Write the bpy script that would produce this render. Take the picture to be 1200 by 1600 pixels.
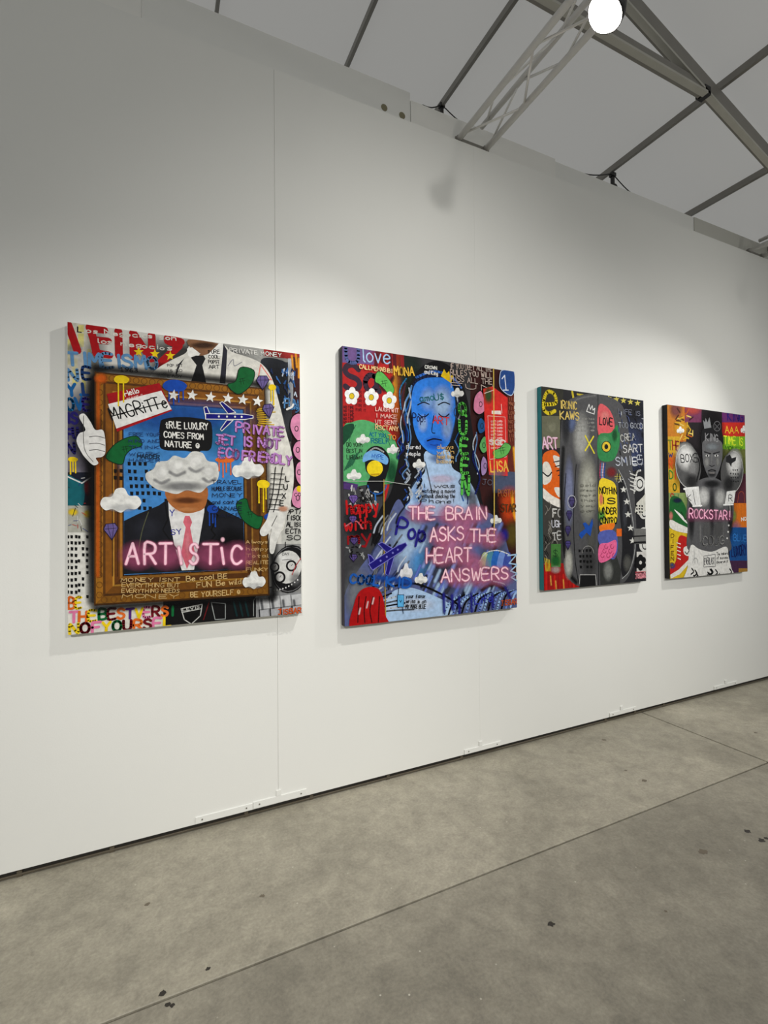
import bpy, bmesh, math, random
from mathutils import Vector, Matrix

for o in list(bpy.data.objects):
    bpy.data.objects.remove(o)
SC = bpy.context.scene
COL = SC.collection

# ------------------------------------------------------------------ camera
H = 1.44            # eye height
D = 2.434           # distance from the camera to the face of the wall
FPX = 761.84        # focal length in pixels of a 1200 x 1600 frame
YAW, PITCH, ROLL = math.radians(25.327), math.radians(0.7012), math.radians(-0.518)
_fw = Vector((math.sin(YAW)*math.cos(PITCH), math.cos(YAW)*math.cos(PITCH), math.sin(PITCH)))
_rt = Vector((math.cos(YAW), -math.sin(YAW), 0))
_up = _rt.cross(_fw)
RT = math.cos(ROLL)*_rt + math.sin(ROLL)*_up
UP = -math.sin(ROLL)*_rt + math.cos(ROLL)*_up
FW = _fw
cam_d = bpy.data.cameras.new('camera')
cam_d.sensor_fit = 'HORIZONTAL'; cam_d.sensor_width = 36.0
cam_d.lens = FPX/1200*36.0
cam_d.clip_start = 0.05; cam_d.clip_end = 100
cam = bpy.data.objects.new('camera', cam_d); COL.objects.link(cam)
m = Matrix((RT, UP, -FW)).transposed().to_4x4(); m.translation = (0, 0, H)
cam.matrix_world = m
SC.camera = cam

def ray(u, v):
    return RT*((u-600)/FPX) - UP*((v-800)/FPX) + FW
def at(u, v, y):
    """the point of the plane at distance y that the photograph shows at (u, v)"""
    r = ray(u, v); r = r*(y/r.y); return Vector((r.x, r.y, r.z+H))
def on_floor(u, v):
    r = ray(u, v); r = r*(-H/r.z); return Vector((r.x, r.y, 0))

# ------------------------------------------------------------------ light
W = bpy.data.worlds.new('hall'); SC.world = W; W.use_nodes = True
bgn = W.node_tree.nodes['Background']
bgn.inputs[0].default_value = (0.95, 0.98, 1.0, 1); bgn.inputs[1].default_value = 0.32
vs = SC.view_settings
vs.view_transform = 'Standard'; vs.look = 'None'; vs.exposure = 0.0; vs.gamma = 1.0
vs.use_curve_mapping = False
SC.cycles.transparent_max_bounces = 24

# ------------------------------------------------------------------ helpers
def lin(c):
    c = c/255.0
    return c/12.92 if c <= 0.04045 else ((c+0.055)/1.055)**2.4
def rgb(c, a=1.0):
    return (lin(c[0]), lin(c[1]), lin(c[2]), a)

def mat(name, col, rough=0.6, metal=0.0, noise=0.0, nscale=8.0, bump=0.0, bscale=60.0, emit=None, spec=0.5):
    M = bpy.data.materials.new(name); M.use_nodes = True
    nt = M.node_tree; b = nt.nodes['Principled BSDF']
    b.inputs['Roughness'].default_value = rough; b.inputs['Metallic'].default_value = metal
    b.inputs['Specular IOR Level'].default_value = spec
    b.inputs['Base Color'].default_value = rgb(col)
    tc = nt.nodes.new('ShaderNodeTexCoord')
    if noise > 0:
        n = nt.nodes.new('ShaderNodeTexNoise'); n.inputs['Scale'].default_value = nscale
        n.inputs['Detail'].default_value = 6; nt.links.new(tc.outputs['Object'], n.inputs['Vector'])
        mx = nt.nodes.new('ShaderNodeMix'); mx.data_type = 'RGBA'
        c = rgb(col)
        mx.inputs[6].default_value = (c[0]*(1-noise), c[1]*(1-noise), c[2]*(1-noise), 1)
        mx.inputs[7].default_value = (min(1, c[0]*(1+noise)), min(1, c[1]*(1+noise)), min(1, c[2]*(1+noise)), 1)
        nt.links.new(n.outputs['Fac'], mx.inputs[0]); nt.links.new(mx.outputs[2], b.inputs['Base Color'])
    if bump > 0:
        n2 = nt.nodes.new('ShaderNodeTexNoise'); n2.inputs['Scale'].default_value = bscale
        n2.inputs['Detail'].default_value = 4; nt.links.new(tc.outputs['Object'], n2.inputs['Vector'])
        bp = nt.nodes.new('ShaderNodeBump'); bp.inputs['Strength'].default_value = bump
        bp.inputs['Distance'].default_value = 0.002
        nt.links.new(n2.outputs['Fac'], bp.inputs['Height']); nt.links.new(bp.outputs[0], b.inputs['Normal'])
    if emit:
        b.inputs['Emission Color'].default_value = (1, 0.97, 0.9, 1); b.inputs['Emission Strength'].default_value = emit
    return M

def link(name, bm, m, parent=None, smooth=False):
    me = bpy.data.meshes.new(name); bm.normal_update(); bm.to_mesh(me); bm.free()
    for mm in (m if isinstance(m, (list, tuple)) else [m]): me.materials.append(mm)
    if smooth:
        for p in me.polygons: p.use_smooth = True
    o = bpy.data.objects.new(name, me); COL.objects.link(o)
    if parent: o.parent = parent
    return o
def empty(name, loc=(0, 0, 0), parent=None):
    o = bpy.data.objects.new(name, None); o.empty_display_size = 0.1; o.location = loc
    COL.objects.link(o)
    if parent: o.parent = parent
    return o
def tag(o, label=None, cat=None, group=None, kind=None):
    if label: o['label'] = label
    if cat: o['category'] = cat
    if group: o['group'] = group
    if kind: o['kind'] = kind
    return o
def box(bm, x0, x1, y0, y1, z0, z1, bevel=0.0):
    vs = [bm.verts.new(p) for p in ((x0,y0,z0),(x1,y0,z0),(x1,y1,z0),(x0,y1,z0),(x0,y0,z1),(x1,y0,z1),(x1,y1,z1),(x0,y1,z1))]
    fs = [bm.faces.new([vs[i] for i in f]) for f in ((3,2,1,0),(4,5,6,7),(0,1,5,4),(1,2,6,5),(2,3,7,6),(3,0,4,7))]
    if bevel > 0:
        es = list({e for f in fs for e in f.edges})
        bmesh.ops.bevel(bm, geom=es, offset=bevel, segments=1, affect='EDGES')
    return bm
def tube(bm, a, b, r, n=10, r2=None):
    a, b = Vector(a), Vector(b); d = (b-a).normalized()
    s = Vector((0, 0, 1)) if abs(d.z) < 0.9 else Vector((1, 0, 0))
    p = d.cross(s).normalized(); q = d.cross(p); r2 = r if r2 is None else r2
    A = [bm.verts.new(a+(p*math.cos(2*math.pi*i/n)+q*math.sin(2*math.pi*i/n))*r) for i in range(n)]
    B = [bm.verts.new(b+(p*math.cos(2*math.pi*i/n)+q*math.sin(2*math.pi*i/n))*r2) for i in range(n)]
    for i in range(n):
        bm.faces.new((A[i], A[(i+1) % n], B[(i+1) % n], B[i]))
    bm.faces.new(A[::-1]); bm.faces.new(B)
    return bm
def beam(bm, a, b, w, h):
    """rectangular bar from a to b: w across, h in height"""
    a, b = Vector(a), Vector(b); d = (b-a).normalized()
    p = d.cross(Vector((0, 0, 1))).normalized()*w/2; q = p.cross(d).normalized()*h/2
    vs = [bm.verts.new(c+s*p+t*q) for c in (a, b) for s, t in ((-1,-1),(1,-1),(1,1),(-1,1))]
    for f in ((0,1,2,3),(7,6,5,4),(0,4,5,1),(1,5,6,2),(2,6,7,3),(3,7,4,0)): bm.faces.new([vs[i] for i in f])
    return bm
B = bmesh.new

# ------------------------------------------------------------------ materials
M_wall = mat('white_painted_panel', (233, 233, 228), 0.55, noise=0.012, nscale=3, bump=0.12, bscale=180, spec=0.3)
M_header = mat('lit_header_board', (238, 237, 231), 0.6, noise=0.02, nscale=5)
M_header2 = mat('shaded_header_board', (196, 195, 186), 0.6, noise=0.03, nscale=5)  # darker copy of the header paint, shade put into the colour
M_hole = mat('olive_hole', (128, 122, 96), 0.8)
M_rail = mat('dark_rail', (36, 33, 28), 0.6, noise=0.2, nscale=30)
M_lip = mat('worn_metal_lip', (88, 80, 66), 0.5, 0.2, noise=0.3, nscale=14)
M_roof = mat('white_tent_fabric', (240, 236, 226), 0.75, noise=0.06, nscale=1.6, bump=0.1, bscale=25)
_nt = M_roof.node_tree; _tr = _nt.nodes.new('ShaderNodeBsdfTranslucent'); _tr.inputs[0].default_value = (0.97, 0.94, 0.89, 1)
_mx = _nt.nodes.new('ShaderNodeMixShader'); _mx.inputs[0].default_value = 0.80      # thin fabric lets daylight through
_nt.links.new(_nt.nodes['Principled BSDF'].outputs[0], _mx.inputs[1]); _nt.links.new(_tr.outputs[0], _mx.inputs[2])
_nt.links.new(_mx.outputs[0], _nt.nodes['Material Output'].inputs['Surface'])
M_purlin = mat('grey_aluminium_bar', (136, 133, 126), 0.5, 0.3, noise=0.1, nscale=9)
M_flange = mat('pale_aluminium_flange', (182, 180, 170), 0.45, 0.2, noise=0.12, nscale=7)
M_truss = mat('brushed_aluminium', (224, 222, 218), 0.3, 0.25, noise=0.08, nscale=20)
M_black = mat('black_plastic', (22, 21, 20), 0.5)
M_steel = mat('zinc_screw', (150, 148, 140), 0.4, 0.8)
M_lens = mat('lamp_lens', (255, 252, 240), 0.3, emit=90.0)

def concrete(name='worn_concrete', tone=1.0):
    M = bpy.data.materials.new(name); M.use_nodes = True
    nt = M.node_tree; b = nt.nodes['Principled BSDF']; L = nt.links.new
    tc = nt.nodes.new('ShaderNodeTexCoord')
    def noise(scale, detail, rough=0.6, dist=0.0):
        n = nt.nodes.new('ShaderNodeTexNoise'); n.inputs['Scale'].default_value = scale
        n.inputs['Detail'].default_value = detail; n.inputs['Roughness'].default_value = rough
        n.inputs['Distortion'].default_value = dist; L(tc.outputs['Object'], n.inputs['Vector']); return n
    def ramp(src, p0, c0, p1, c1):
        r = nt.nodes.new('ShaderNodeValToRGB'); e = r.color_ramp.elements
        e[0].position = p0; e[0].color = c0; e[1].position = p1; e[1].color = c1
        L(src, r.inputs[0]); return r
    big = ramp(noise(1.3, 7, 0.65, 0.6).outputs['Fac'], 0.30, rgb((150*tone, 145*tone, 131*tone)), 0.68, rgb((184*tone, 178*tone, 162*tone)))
    mid = ramp(noise(5, 10, 0.75, 0.3).outputs['Fac'], 0.30, (0.72, 0.71, 0.69, 1), 0.66, (1.06, 1.05, 1.02, 1))
    mid2 = ramp(noise(16, 9, 0.8, 0.5).outputs['Fac'], 0.30, (0.74, 0.735, 0.73, 1), 0.62, (1.04, 1.04, 1.03, 1))
    fine = ramp(noise(90, 3).outputs['Fac'], 0.25, (0.82, 0.82, 0.82, 1), 0.7, (1.08, 1.08, 1.08, 1))
    def mul(a, c):
        x = nt.nodes.new('ShaderNodeMix'); x.data_type = 'RGBA'; x.blend_type = 'MULTIPLY'
        x.inputs[0].default_value = 1.0; L(a, x.inputs[6]); L(c, x.inputs[7]); return x.outputs[2]
    c = mul(mul(mul(big.outputs[0], mid.outputs[0]), mid2.outputs[0]), fine.outputs[0])
    # pale paint flecks
    vo = nt.nodes.new('ShaderNodeTexVoronoi'); vo.inputs['Scale'].default_value = 13
    L(tc.outputs['Object'], vo.inputs['Vector'])
    fk = ramp(vo.outputs['Distance'], 0.035, (1, 1, 1, 1), 0.05, (0, 0, 0, 1))
    gate = ramp(noise(2.2, 2).outputs['Fac'], 0.46, (0, 0, 0, 1), 0.56, (0.75, 0.75, 0.75, 1))
    fm = mul(fk.outputs[0], gate.outputs[0])
    mx = nt.nodes.new('ShaderNodeMix'); mx.data_type = 'RGBA'
    L(fm, mx.inputs[0]); L(c, mx.inputs[6]); mx.inputs[7].default_value = rgb((205, 200, 185))
    L(mx.outputs[2], b.inputs['Base Color'])
    rr = ramp(noise(3, 5).outputs['Fac'], 0.3, (0.42, 0.42, 0.42, 1), 0.7, (0.65, 0.65, 0.65, 1))
    L(rr.outputs[0], b.inputs['Roughness'])
    bp = nt.nodes.new('ShaderNodeBump'); bp.inputs['Strength'].default_value = 0.25; bp.inputs['Distance'].default_value = 0.004
    L(noise(25, 8, 0.7).outputs['Fac'], bp.inputs['Height']); L(bp.outputs[0], b.inputs['Normal'])
    return M
M_floor = concrete()
M_floor_dark = concrete('darker_concrete', 0.90)  # slightly darker slabs, toned down further to offset the strong lamp light there
M_joint = mat('dirty_joint', (46, 40, 32), 0.9)
M_stain = mat('dark_tar_stain', (40, 34, 27), 0.6, noise=0.3, nscale=60)
M_stain2 = mat('faded_oil_stain', (104, 94, 78), 0.5, noise=0.2, nscale=40)

# ------------------------------------------------------------------ floor: concrete slabs with saw-cut joints
floor = tag(empty('floor'), 'worn grey concrete floor with straight saw-cut joints', kind='structure')
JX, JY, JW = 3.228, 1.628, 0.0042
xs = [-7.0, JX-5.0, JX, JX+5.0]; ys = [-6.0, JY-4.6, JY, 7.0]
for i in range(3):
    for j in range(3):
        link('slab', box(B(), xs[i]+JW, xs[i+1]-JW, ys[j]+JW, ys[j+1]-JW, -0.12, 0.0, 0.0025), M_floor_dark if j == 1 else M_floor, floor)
link('joint_bed', box(B(), -7, JX+5.0, -6, 7, -0.16, -0.014), M_joint, floor)
rnd = random.Random(4)
def stain(u, v, r, m, e=1.0):
    p = on_floor(u, v); bm = B(); n = 14
    vs_ = [bm.verts.new((p.x+r*(0.65+0.6*rnd.random())*math.cos(t), p.y+e*r*(0.65+0.6*rnd.random())*math.sin(t), 0.0006)) for t in [2*math.pi*k/n for k in range(n)]]
    bm.faces.new(vs_); return link('stain', bm, m, floor)
for u, v, r in ((254,1552,.012),(262,1570,.009),(269,1571,.008),(325,1514,.009),(861,1444,.014),(1168,1299,.014),(1190,1313,.016),(1197,1310,.010)):
    stain(u, v, r, M_stain, 0.8)
for u, v, r in ((1098,1331,.02),(1007,1220,.016),(944,1156,.015),(1040,1424,.006),(410,1400,.010),(230,1413,.010),(978,1204,.008),(1181,1145,.012)):
    stain(u, v, r, M_stain2, 0.8)

# ------------------------------------------------------------------ back wall of panels
wall = tag(empty('wall_back', (0, D, 0)), 'long white panelled exhibition wall', kind='structure')
PT = 0.045; Z0P, Z1P = 0.030, 3.716; SEAM, PW = 0.5577, 1.2235
for k in range(-4, 7):
    x0, x1 = SEAM+PW*k, SEAM+PW*(k+1)
    g0 = 0.0006 if k == 0 else 0.0
    g1 = 0.0006 if k == -1 else 0.0
    dy = -0.0010 if k == -1 else 0.0                     # this panel stands a touch proud, so its edge shows
    link('panel', box(B(), x0+g0, x1-g1, dy, PT, Z0P, Z1P, 0.0008 if k in (-1, 0) else 0.0002), M_wall, wall)
# dark floor rail below the panels with a worn metal lip
XW0, XW1 = SEAM-4*PW, SEAM+7*PW
link('floor_rail', box(B(), XW0, XW1, 0.012, 0.06, 0.0, 0.032), M_rail, wall)
link('rail_lip', box(B(), XW0, XW1, 0.002, 0.012, 0.005, 0.0135, 0.0015), M_lip, wall)
bmr = B()
for u in (30, 175, 385, 487, 607, 722, 947, 993, 1038):
    p = at(u, 1377-0.262*u-4, D); box(bmr, p.x-.009, p.x+.009, 0.003, 0.03, 0.0, 0.024)
link('rail_clips', bmr, M_lip, wall)['kind'] = 'stuff'
# small base plates where two panels meet
def plate(x0, x1, z0, z1, tick=None):
    o = link('base_plate', box(B(), x0, x1, -0.006, -0.0002, z0, z1, 0.0015), M_wall, wall)
    bm = B()
    for xx in (x0+0.03, x1-0.03):
        tube(bm, (xx, -0.0075, (z0+z1)/2), (xx, -0.005, (z0+z1)/2), 0.004, 8)
    link('screw', bm, M_steel, o)
    if tick is not None:
        link('clip', box(B(), tick-0.012, tick+0.012, -0.007, -0.0002, z1, z1+0.028, 0.001), M_wall, o)
PLZ0, PLZ1 = 0.032, 0.064
a, b = at(305, 1290, D).x, at(395, 1265, D).x
plate(a, b-0.001, PLZ0, PLZ1)
plate(b+0.001, at(479, 1240, D).x, PLZ0+0.002, PLZ1+0.004, SEAM)
for k, (u0, u1) in enumerate(((725, 782), (952, 993), (1115, 1151))):
    s = SEAM+PW*(k+1); plate(at(u0, 1172-.26*(u0-750), D).x, at(u1, 1172-.26*(u1-750), D).x, PLZ0, PLZ1-0.004, s)

# header boards that rise behind the panel tops (the neighbouring booth's wall)
upper = tag(empty('wall_upper', (0, D+0.10, 0)), 'strip of wall boards rising behind the panel tops', kind='structure')
YB = D+0.10
def ztop(u, v): return at(u, v, YB).z
HZ = 3.93
cut = [XW0, at(221, 20, YB).x, at(642, 170, YB).x, at(868, 262, YB).x, at(1085, 345, YB).x, XW1]
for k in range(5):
    mm = (M_header, M_wall, M_header, M_wall, M_header2)[k]  # uneven light along the boards painted in as lighter and darker tones
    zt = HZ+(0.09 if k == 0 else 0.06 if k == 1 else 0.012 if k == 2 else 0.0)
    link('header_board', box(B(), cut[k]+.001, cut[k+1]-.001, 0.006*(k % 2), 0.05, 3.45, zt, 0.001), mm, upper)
for u, v in ((601, 167), (629, 179.5)):
    p = at(u, v, YB); bm = B(); tube(bm, (p.x, 0.004, p.z), (p.x, 0.0075, p.z), 0.020, 20)
    link('cable_hole', bm, M_hole, upper)

# ------------------------------------------------------------------ sloped tent roof
ceil = tag(empty('ceiling'), 'white fabric tent roof on grey aluminium bars', kind='structure')
Z0R, SL = 4.2+H, 0.337
def zr(x): return Z0R-SL*x
def purlin_x(u, v):
    r = ray(u, v); return 4.2/(r.z/r.x+SL)          # where the bar seen at (u, v) meets the roof slope
_p = [purlin_x(340, 8), purlin_x(541, 107), purlin_x(690, 165), purlin_x(1098, 158), purlin_x(1197, 268)]
PX = [_p[0]-0.75*k for k in (5, 4, 3, 2, 1)]+_p+[_p[4]+0.78, _p[4]+1.5]
YR0, YR1 = -5.0, 8.0
for k in range(len(PX)-1):
    bm = B(); n = 8; x0, x1 = PX[k], PX[k+1]; ny = 2
    rows = []
    for i in range(n+1):
        t = i/n; x = x0+(x1-x0)*t; sag = -0.025*math.sin(math.pi*t)
        rows.append([bm.verts.new((x, y, zr(x)+0.045+sag)) for y in (YR0, YR1)])
    for i in range(n): bm.faces.new((rows[i][0], rows[i][1], rows[i+1][1], rows[i+1][0]))
    link('roof_panel', bm, M_roof, ceil, True)
for x in PX:
    link('purlin', beam(B(), (x, YR0, zr(x)+0.01), (x, YR1, zr(x)+0.01), 0.026, 0.05), M_purlin, ceil)
YF = 2.03
def raf(y, parent=ceil):
    z = lambda x: H+y*1.9696-SL*x
    xa, xb = PX[0], PX[-1]
    o = link('rafter', beam(B(), (xa, y, z(xa)+0.075), (xb, y, z(xb)+0.075), 0.04, 0.13), M_purlin, parent)
    link('rafter_flange', beam(B(), (xa, y-0.02, z(xa)), (xb, y-0.02, z(xb)), 0.04, 0.016), M_flange, o)
    return o
raf(YF)
nd = at(1095, 152, YF)
tb = link('tie_beam', beam(B(), (-2.5, YF-0.01, nd.z+0.035), (nd.x, YF-0.01, nd.z+0.035), 0.05, 0.07), M_purlin, ceil)
link('tie_flange', beam(B(), (-2.5, YF-0.03, nd.z), (nd.x, YF-0.03, nd.z), 0.04, 0.016), M_flange, tb)
link('node_bracket', box(B(), nd.x-0.015, nd.x+0.05, YF-0.04, YF+0.03, nd.z+0.0, nd.z+0.06, 0.004), M_black, ceil)
# rafters of the neighbouring bays
raf(YF-5.0); raf(YF+5.0)

# ------------------------------------------------------------------ lighting trusses
def truss(x, y0, y1, label):
    root = tag(empty('lighting_truss', (x, D, 3.718)), label, 'truss', 'lighting trusses resting on the wall')
    zc = 0.020
    L_, R_, T_ = Vector((-0.10, 0, zc)), Vector((0.10, 0, zc)), Vector((0.075, 0, zc+0.135))
    ya, yb = y0-D, y1-D
    for c, r in ((L_, 0.018), (R_, 0.018), (T_, 0.016)):
        link('chord', tube(B(), c+Vector((0, ya, 0)), c+Vector((0, yb, 0)), r, 14), M_truss, root, True)
    step = 0.30; n = int((yb-ya-0.1)/step)
    for i in range(n):
        yy0, yy1 = yb-0.05-step*i, yb-0.05-step*(i+1)
        for p, q in ((L_, R_), (R_, T_), (T_, L_)):
            s, e = (p, q) if i % 2 == 0 else (q, p)
            link('brace', tube(B(), s+Vector((0, yy0, 0)), e+Vector((0, yy1, 0)), 0.0065, 7), M_truss, root, True)
    bm = B()
    for c in (L_, R_): tube(bm, c+Vector((0, yb-0.012, 0)), c+Vector((0, yb, 0)), 0.022, 12)
    box(bm, -0.125, 0.125, yb-0.006, yb+0.002, zc-0.03, zc+0.01); link('end_plate', bm, M_purlin, root)
    return root
truss(1.785, -3.5, D+0.02, 'aluminium lattice truss with bright lamp, in full view above the wall')
truss(4.80, -3.5, D+0.02, 'far aluminium truss whose tip shows at the right edge of the photo')

truss(-1.15, -3.5, 1.0, 'added unseen aluminium truss above and left of the camera, carrying a fill lamp')  # unseen truss added to hold the left fill lamp

# ------------------------------------------------------------------ lamps on the trusses
def lamp(loc, target, truss_x, energy, label, size=118, blend=0.9, soft=0.022):
    loc = Vector(loc); root = tag(empty('spot_lamp', loc), label, 'lamp', 'spot lamps clamped to the trusses')
    d = (Vector(target)-loc).normalized()
    rot = d.to_track_quat('-Z', 'Y').to_matrix().to_4x4()
    bm = B()
    prof = ((0.0, 0.15), (0.030, 0.15), (0.034, 0.10), (0.052, 0.06), (0.066, 0.03), (0.070, 0.0), (0.066, 0.0), (0.060, 0.02))
    rings = [[bm.verts.new((max(r, 1e-4)*math.cos(2*math.pi*i/24), max(r, 1e-4)*math.sin(2*math.pi*i/24), z)) for i in range(24)] for r, z in prof]
    for a_, b_ in zip(rings, rings[1:]):
        for i in range(24): bm.faces.new((a_[i], a_[(i+1) % 24], b_[(i+1) % 24], b_[i]))
    h = link('housing', bm, M_black, root, True); h.matrix_local = rot
    bm = B(); rings = []
    for j in range(7):
        t = j/6*math.pi/2
        rings.append([bm.verts.new((0.064*math.cos(t)*math.cos(2*math.pi*i/24)+0, 0.064*math.cos(t)*math.sin(2*math.pi*i/24), 0.012-0.052*math.sin(t))) for i in range(24)])
    for a_, b_ in zip(rings, rings[1:]):
        for i in range(24): bm.faces.new((a_[i], b_[i], b_[(i+1) % 24], a_[(i+1) % 24]))
    l = link('lens', bm, M_lens, root, True); l.matrix_local = rot
    back = -d*0.10; top = Vector((truss_x-0.10, loc.y, 3.738))-loc
    bm = B(); tube(bm, back, top, 0.009, 8); link('arm', bm, M_black, root)
    bm = B(); tube(bm, top+Vector((0, -0.03, 0)), top+Vector((0, 0.03, 0)), 0.026, 12); link('clamp', bm, M_black, root)
    ld = bpy.data.lights.new('lamp_light', 'SPOT'); ld.energy = energy; ld.spot_size = math.radians(size)
    ld.spot_blend = blend; ld.shadow_soft_size = soft; ld.color = (1.0, 0.98, 0.94)
    lo = bpy.data.objects.new('lamp_light', ld); COL.objects.link(lo); lo.parent = root
    lo.matrix_local = Matrix.Translation(d*0.06) @ rot
    return root
lamp((1.534, 1.269, 3.32), (-0.55, D, -0.30), 1.785, 108, 'glaring lamp shining below the nearer truss', 88, 1.0)
lamp((4.55, 1.269, 3.32), (2.2, D, -0.25), 4.80, 132, 'lamp on the far truss just outside the right edge', 90, 1.0)
lamp((1.534, -2.70, 3.32), (1.5, D, 1.3), 1.785, 365, 'lamp on the nearer truss above and behind the camera', 57, 1.0, 0.16)
lamp((4.55, -2.70, 3.32), (3.6, D, 0.95), 4.80, 350, 'added unseen fill lamp on the far truss behind the camera', 57, 1.0, 0.16)  # unseen lamp added to even out the right of the wall
lamp((-1.40, -2.70, 3.32), (-0.9, D, -0.3), -1.15, 470, 'added unseen fill lamp on the leftmost truss behind the camera', 57, 1.0, 0.16)  # unseen lamp added to brighten the left wall and floor

# ------------------------------------------------------------------ straps and cables at the purlins
def hook(u, v, k, label, cab):
    x = PX[k]; r = ray(u, v); p = Vector((r.x, r.y, r.z))*(x/r.x); p.z += H
    root = tag(empty('cable_hook', p), label, 'hook', 'black cable hooks under the roof bars')
    bm = B(); box(bm, -0.012, 0.012, -0.012, 0.012, -0.115, -0.012); box(bm, -0.022, 0.022, -0.02, 0.02, -0.03, 0.0)
    link('strap', bm, M_black, root)
    bm = B(); pts = [Vector((0.06*t*1.2, 0, -0.115+0.03*math.sin(t*3.2)-0.05*t*t*t)) for t in [i/8*1.3 for i in range(9)]]
    for a_, b_ in zip(pts, pts[1:]): tube(bm, a_, b_, 0.009, 8)
    link('hook_end', bm, M_black, root)
    for (uu, vv) in cab:
        q = at(uu, vv, p.y)-p; bm = B(); pr = Vector((0, 0, -0.01))
        for i in range(1, 9):
            t = i/8; c = q*t; c.z -= 0.025*math.sin(math.pi*t); tube(bm, pr, c, 0.0045, 6); pr = c
        link('cable', bm, M_black, root)
hook(690, 163, 7, 'black hook with cables hanging left of the nearer truss', ((660, 164), (742, 204)))
hook(957, 271, 8, 'black hook with cables hanging right of the glaring lamp', ((896, 267), (1003, 313)))

# ------------------------------------------------------------------ paint: flat layers of colour on the canvases
def paint_mat(name, soft):
    M = bpy.data.materials.new(name); M.use_nodes = True; nt = M.node_tree; L = nt.links.new
    b = nt.nodes['Principled BSDF']; b.inputs['Roughness'].default_value = 0.6; b.inputs['Specular IOR Level'].default_value = 0.12
    at_ = nt.nodes.new('ShaderNodeVertexColor'); at_.layer_name = 'paint'
    tc = nt.nodes.new('ShaderNodeTexCoord')
    n = nt.nodes.new('ShaderNodeTexNoise'); n.inputs['Scale'].default_value = 45; n.inputs['Detail'].default_value = 5
    L(tc.outputs['Object'], n.inputs['Vector'])
    r = nt.nodes.new('ShaderNodeValToRGB'); e = r.color_ramp.elements
    e[0].position = 0.3; e[0].color = (0.80, 0.80, 0.80, 1); e[1].position = 0.65; e[1].color = (1.06, 1.06, 1.06, 1)
    L(n.outputs['Fac'], r.inputs[0])
    x = nt.nodes.new('ShaderNodeMix'); x.data_type = 'RGBA'; x.blend_type = 'MULTIPLY'; x.inputs[0].default_value = 1.0
    L(at_.outputs['Color'], x.inputs[6]); L(r.outputs[0], x.inputs[7]); L(x.outputs[2], b.inputs['Base Color'])
    if soft: L(at_.outputs['Alpha'], b.inputs['Alpha'])
    return M
M_paint = paint_mat('brushed_acrylic_paint', False)
M_spray = paint_mat('sprayed_soft_paint', True)

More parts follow.
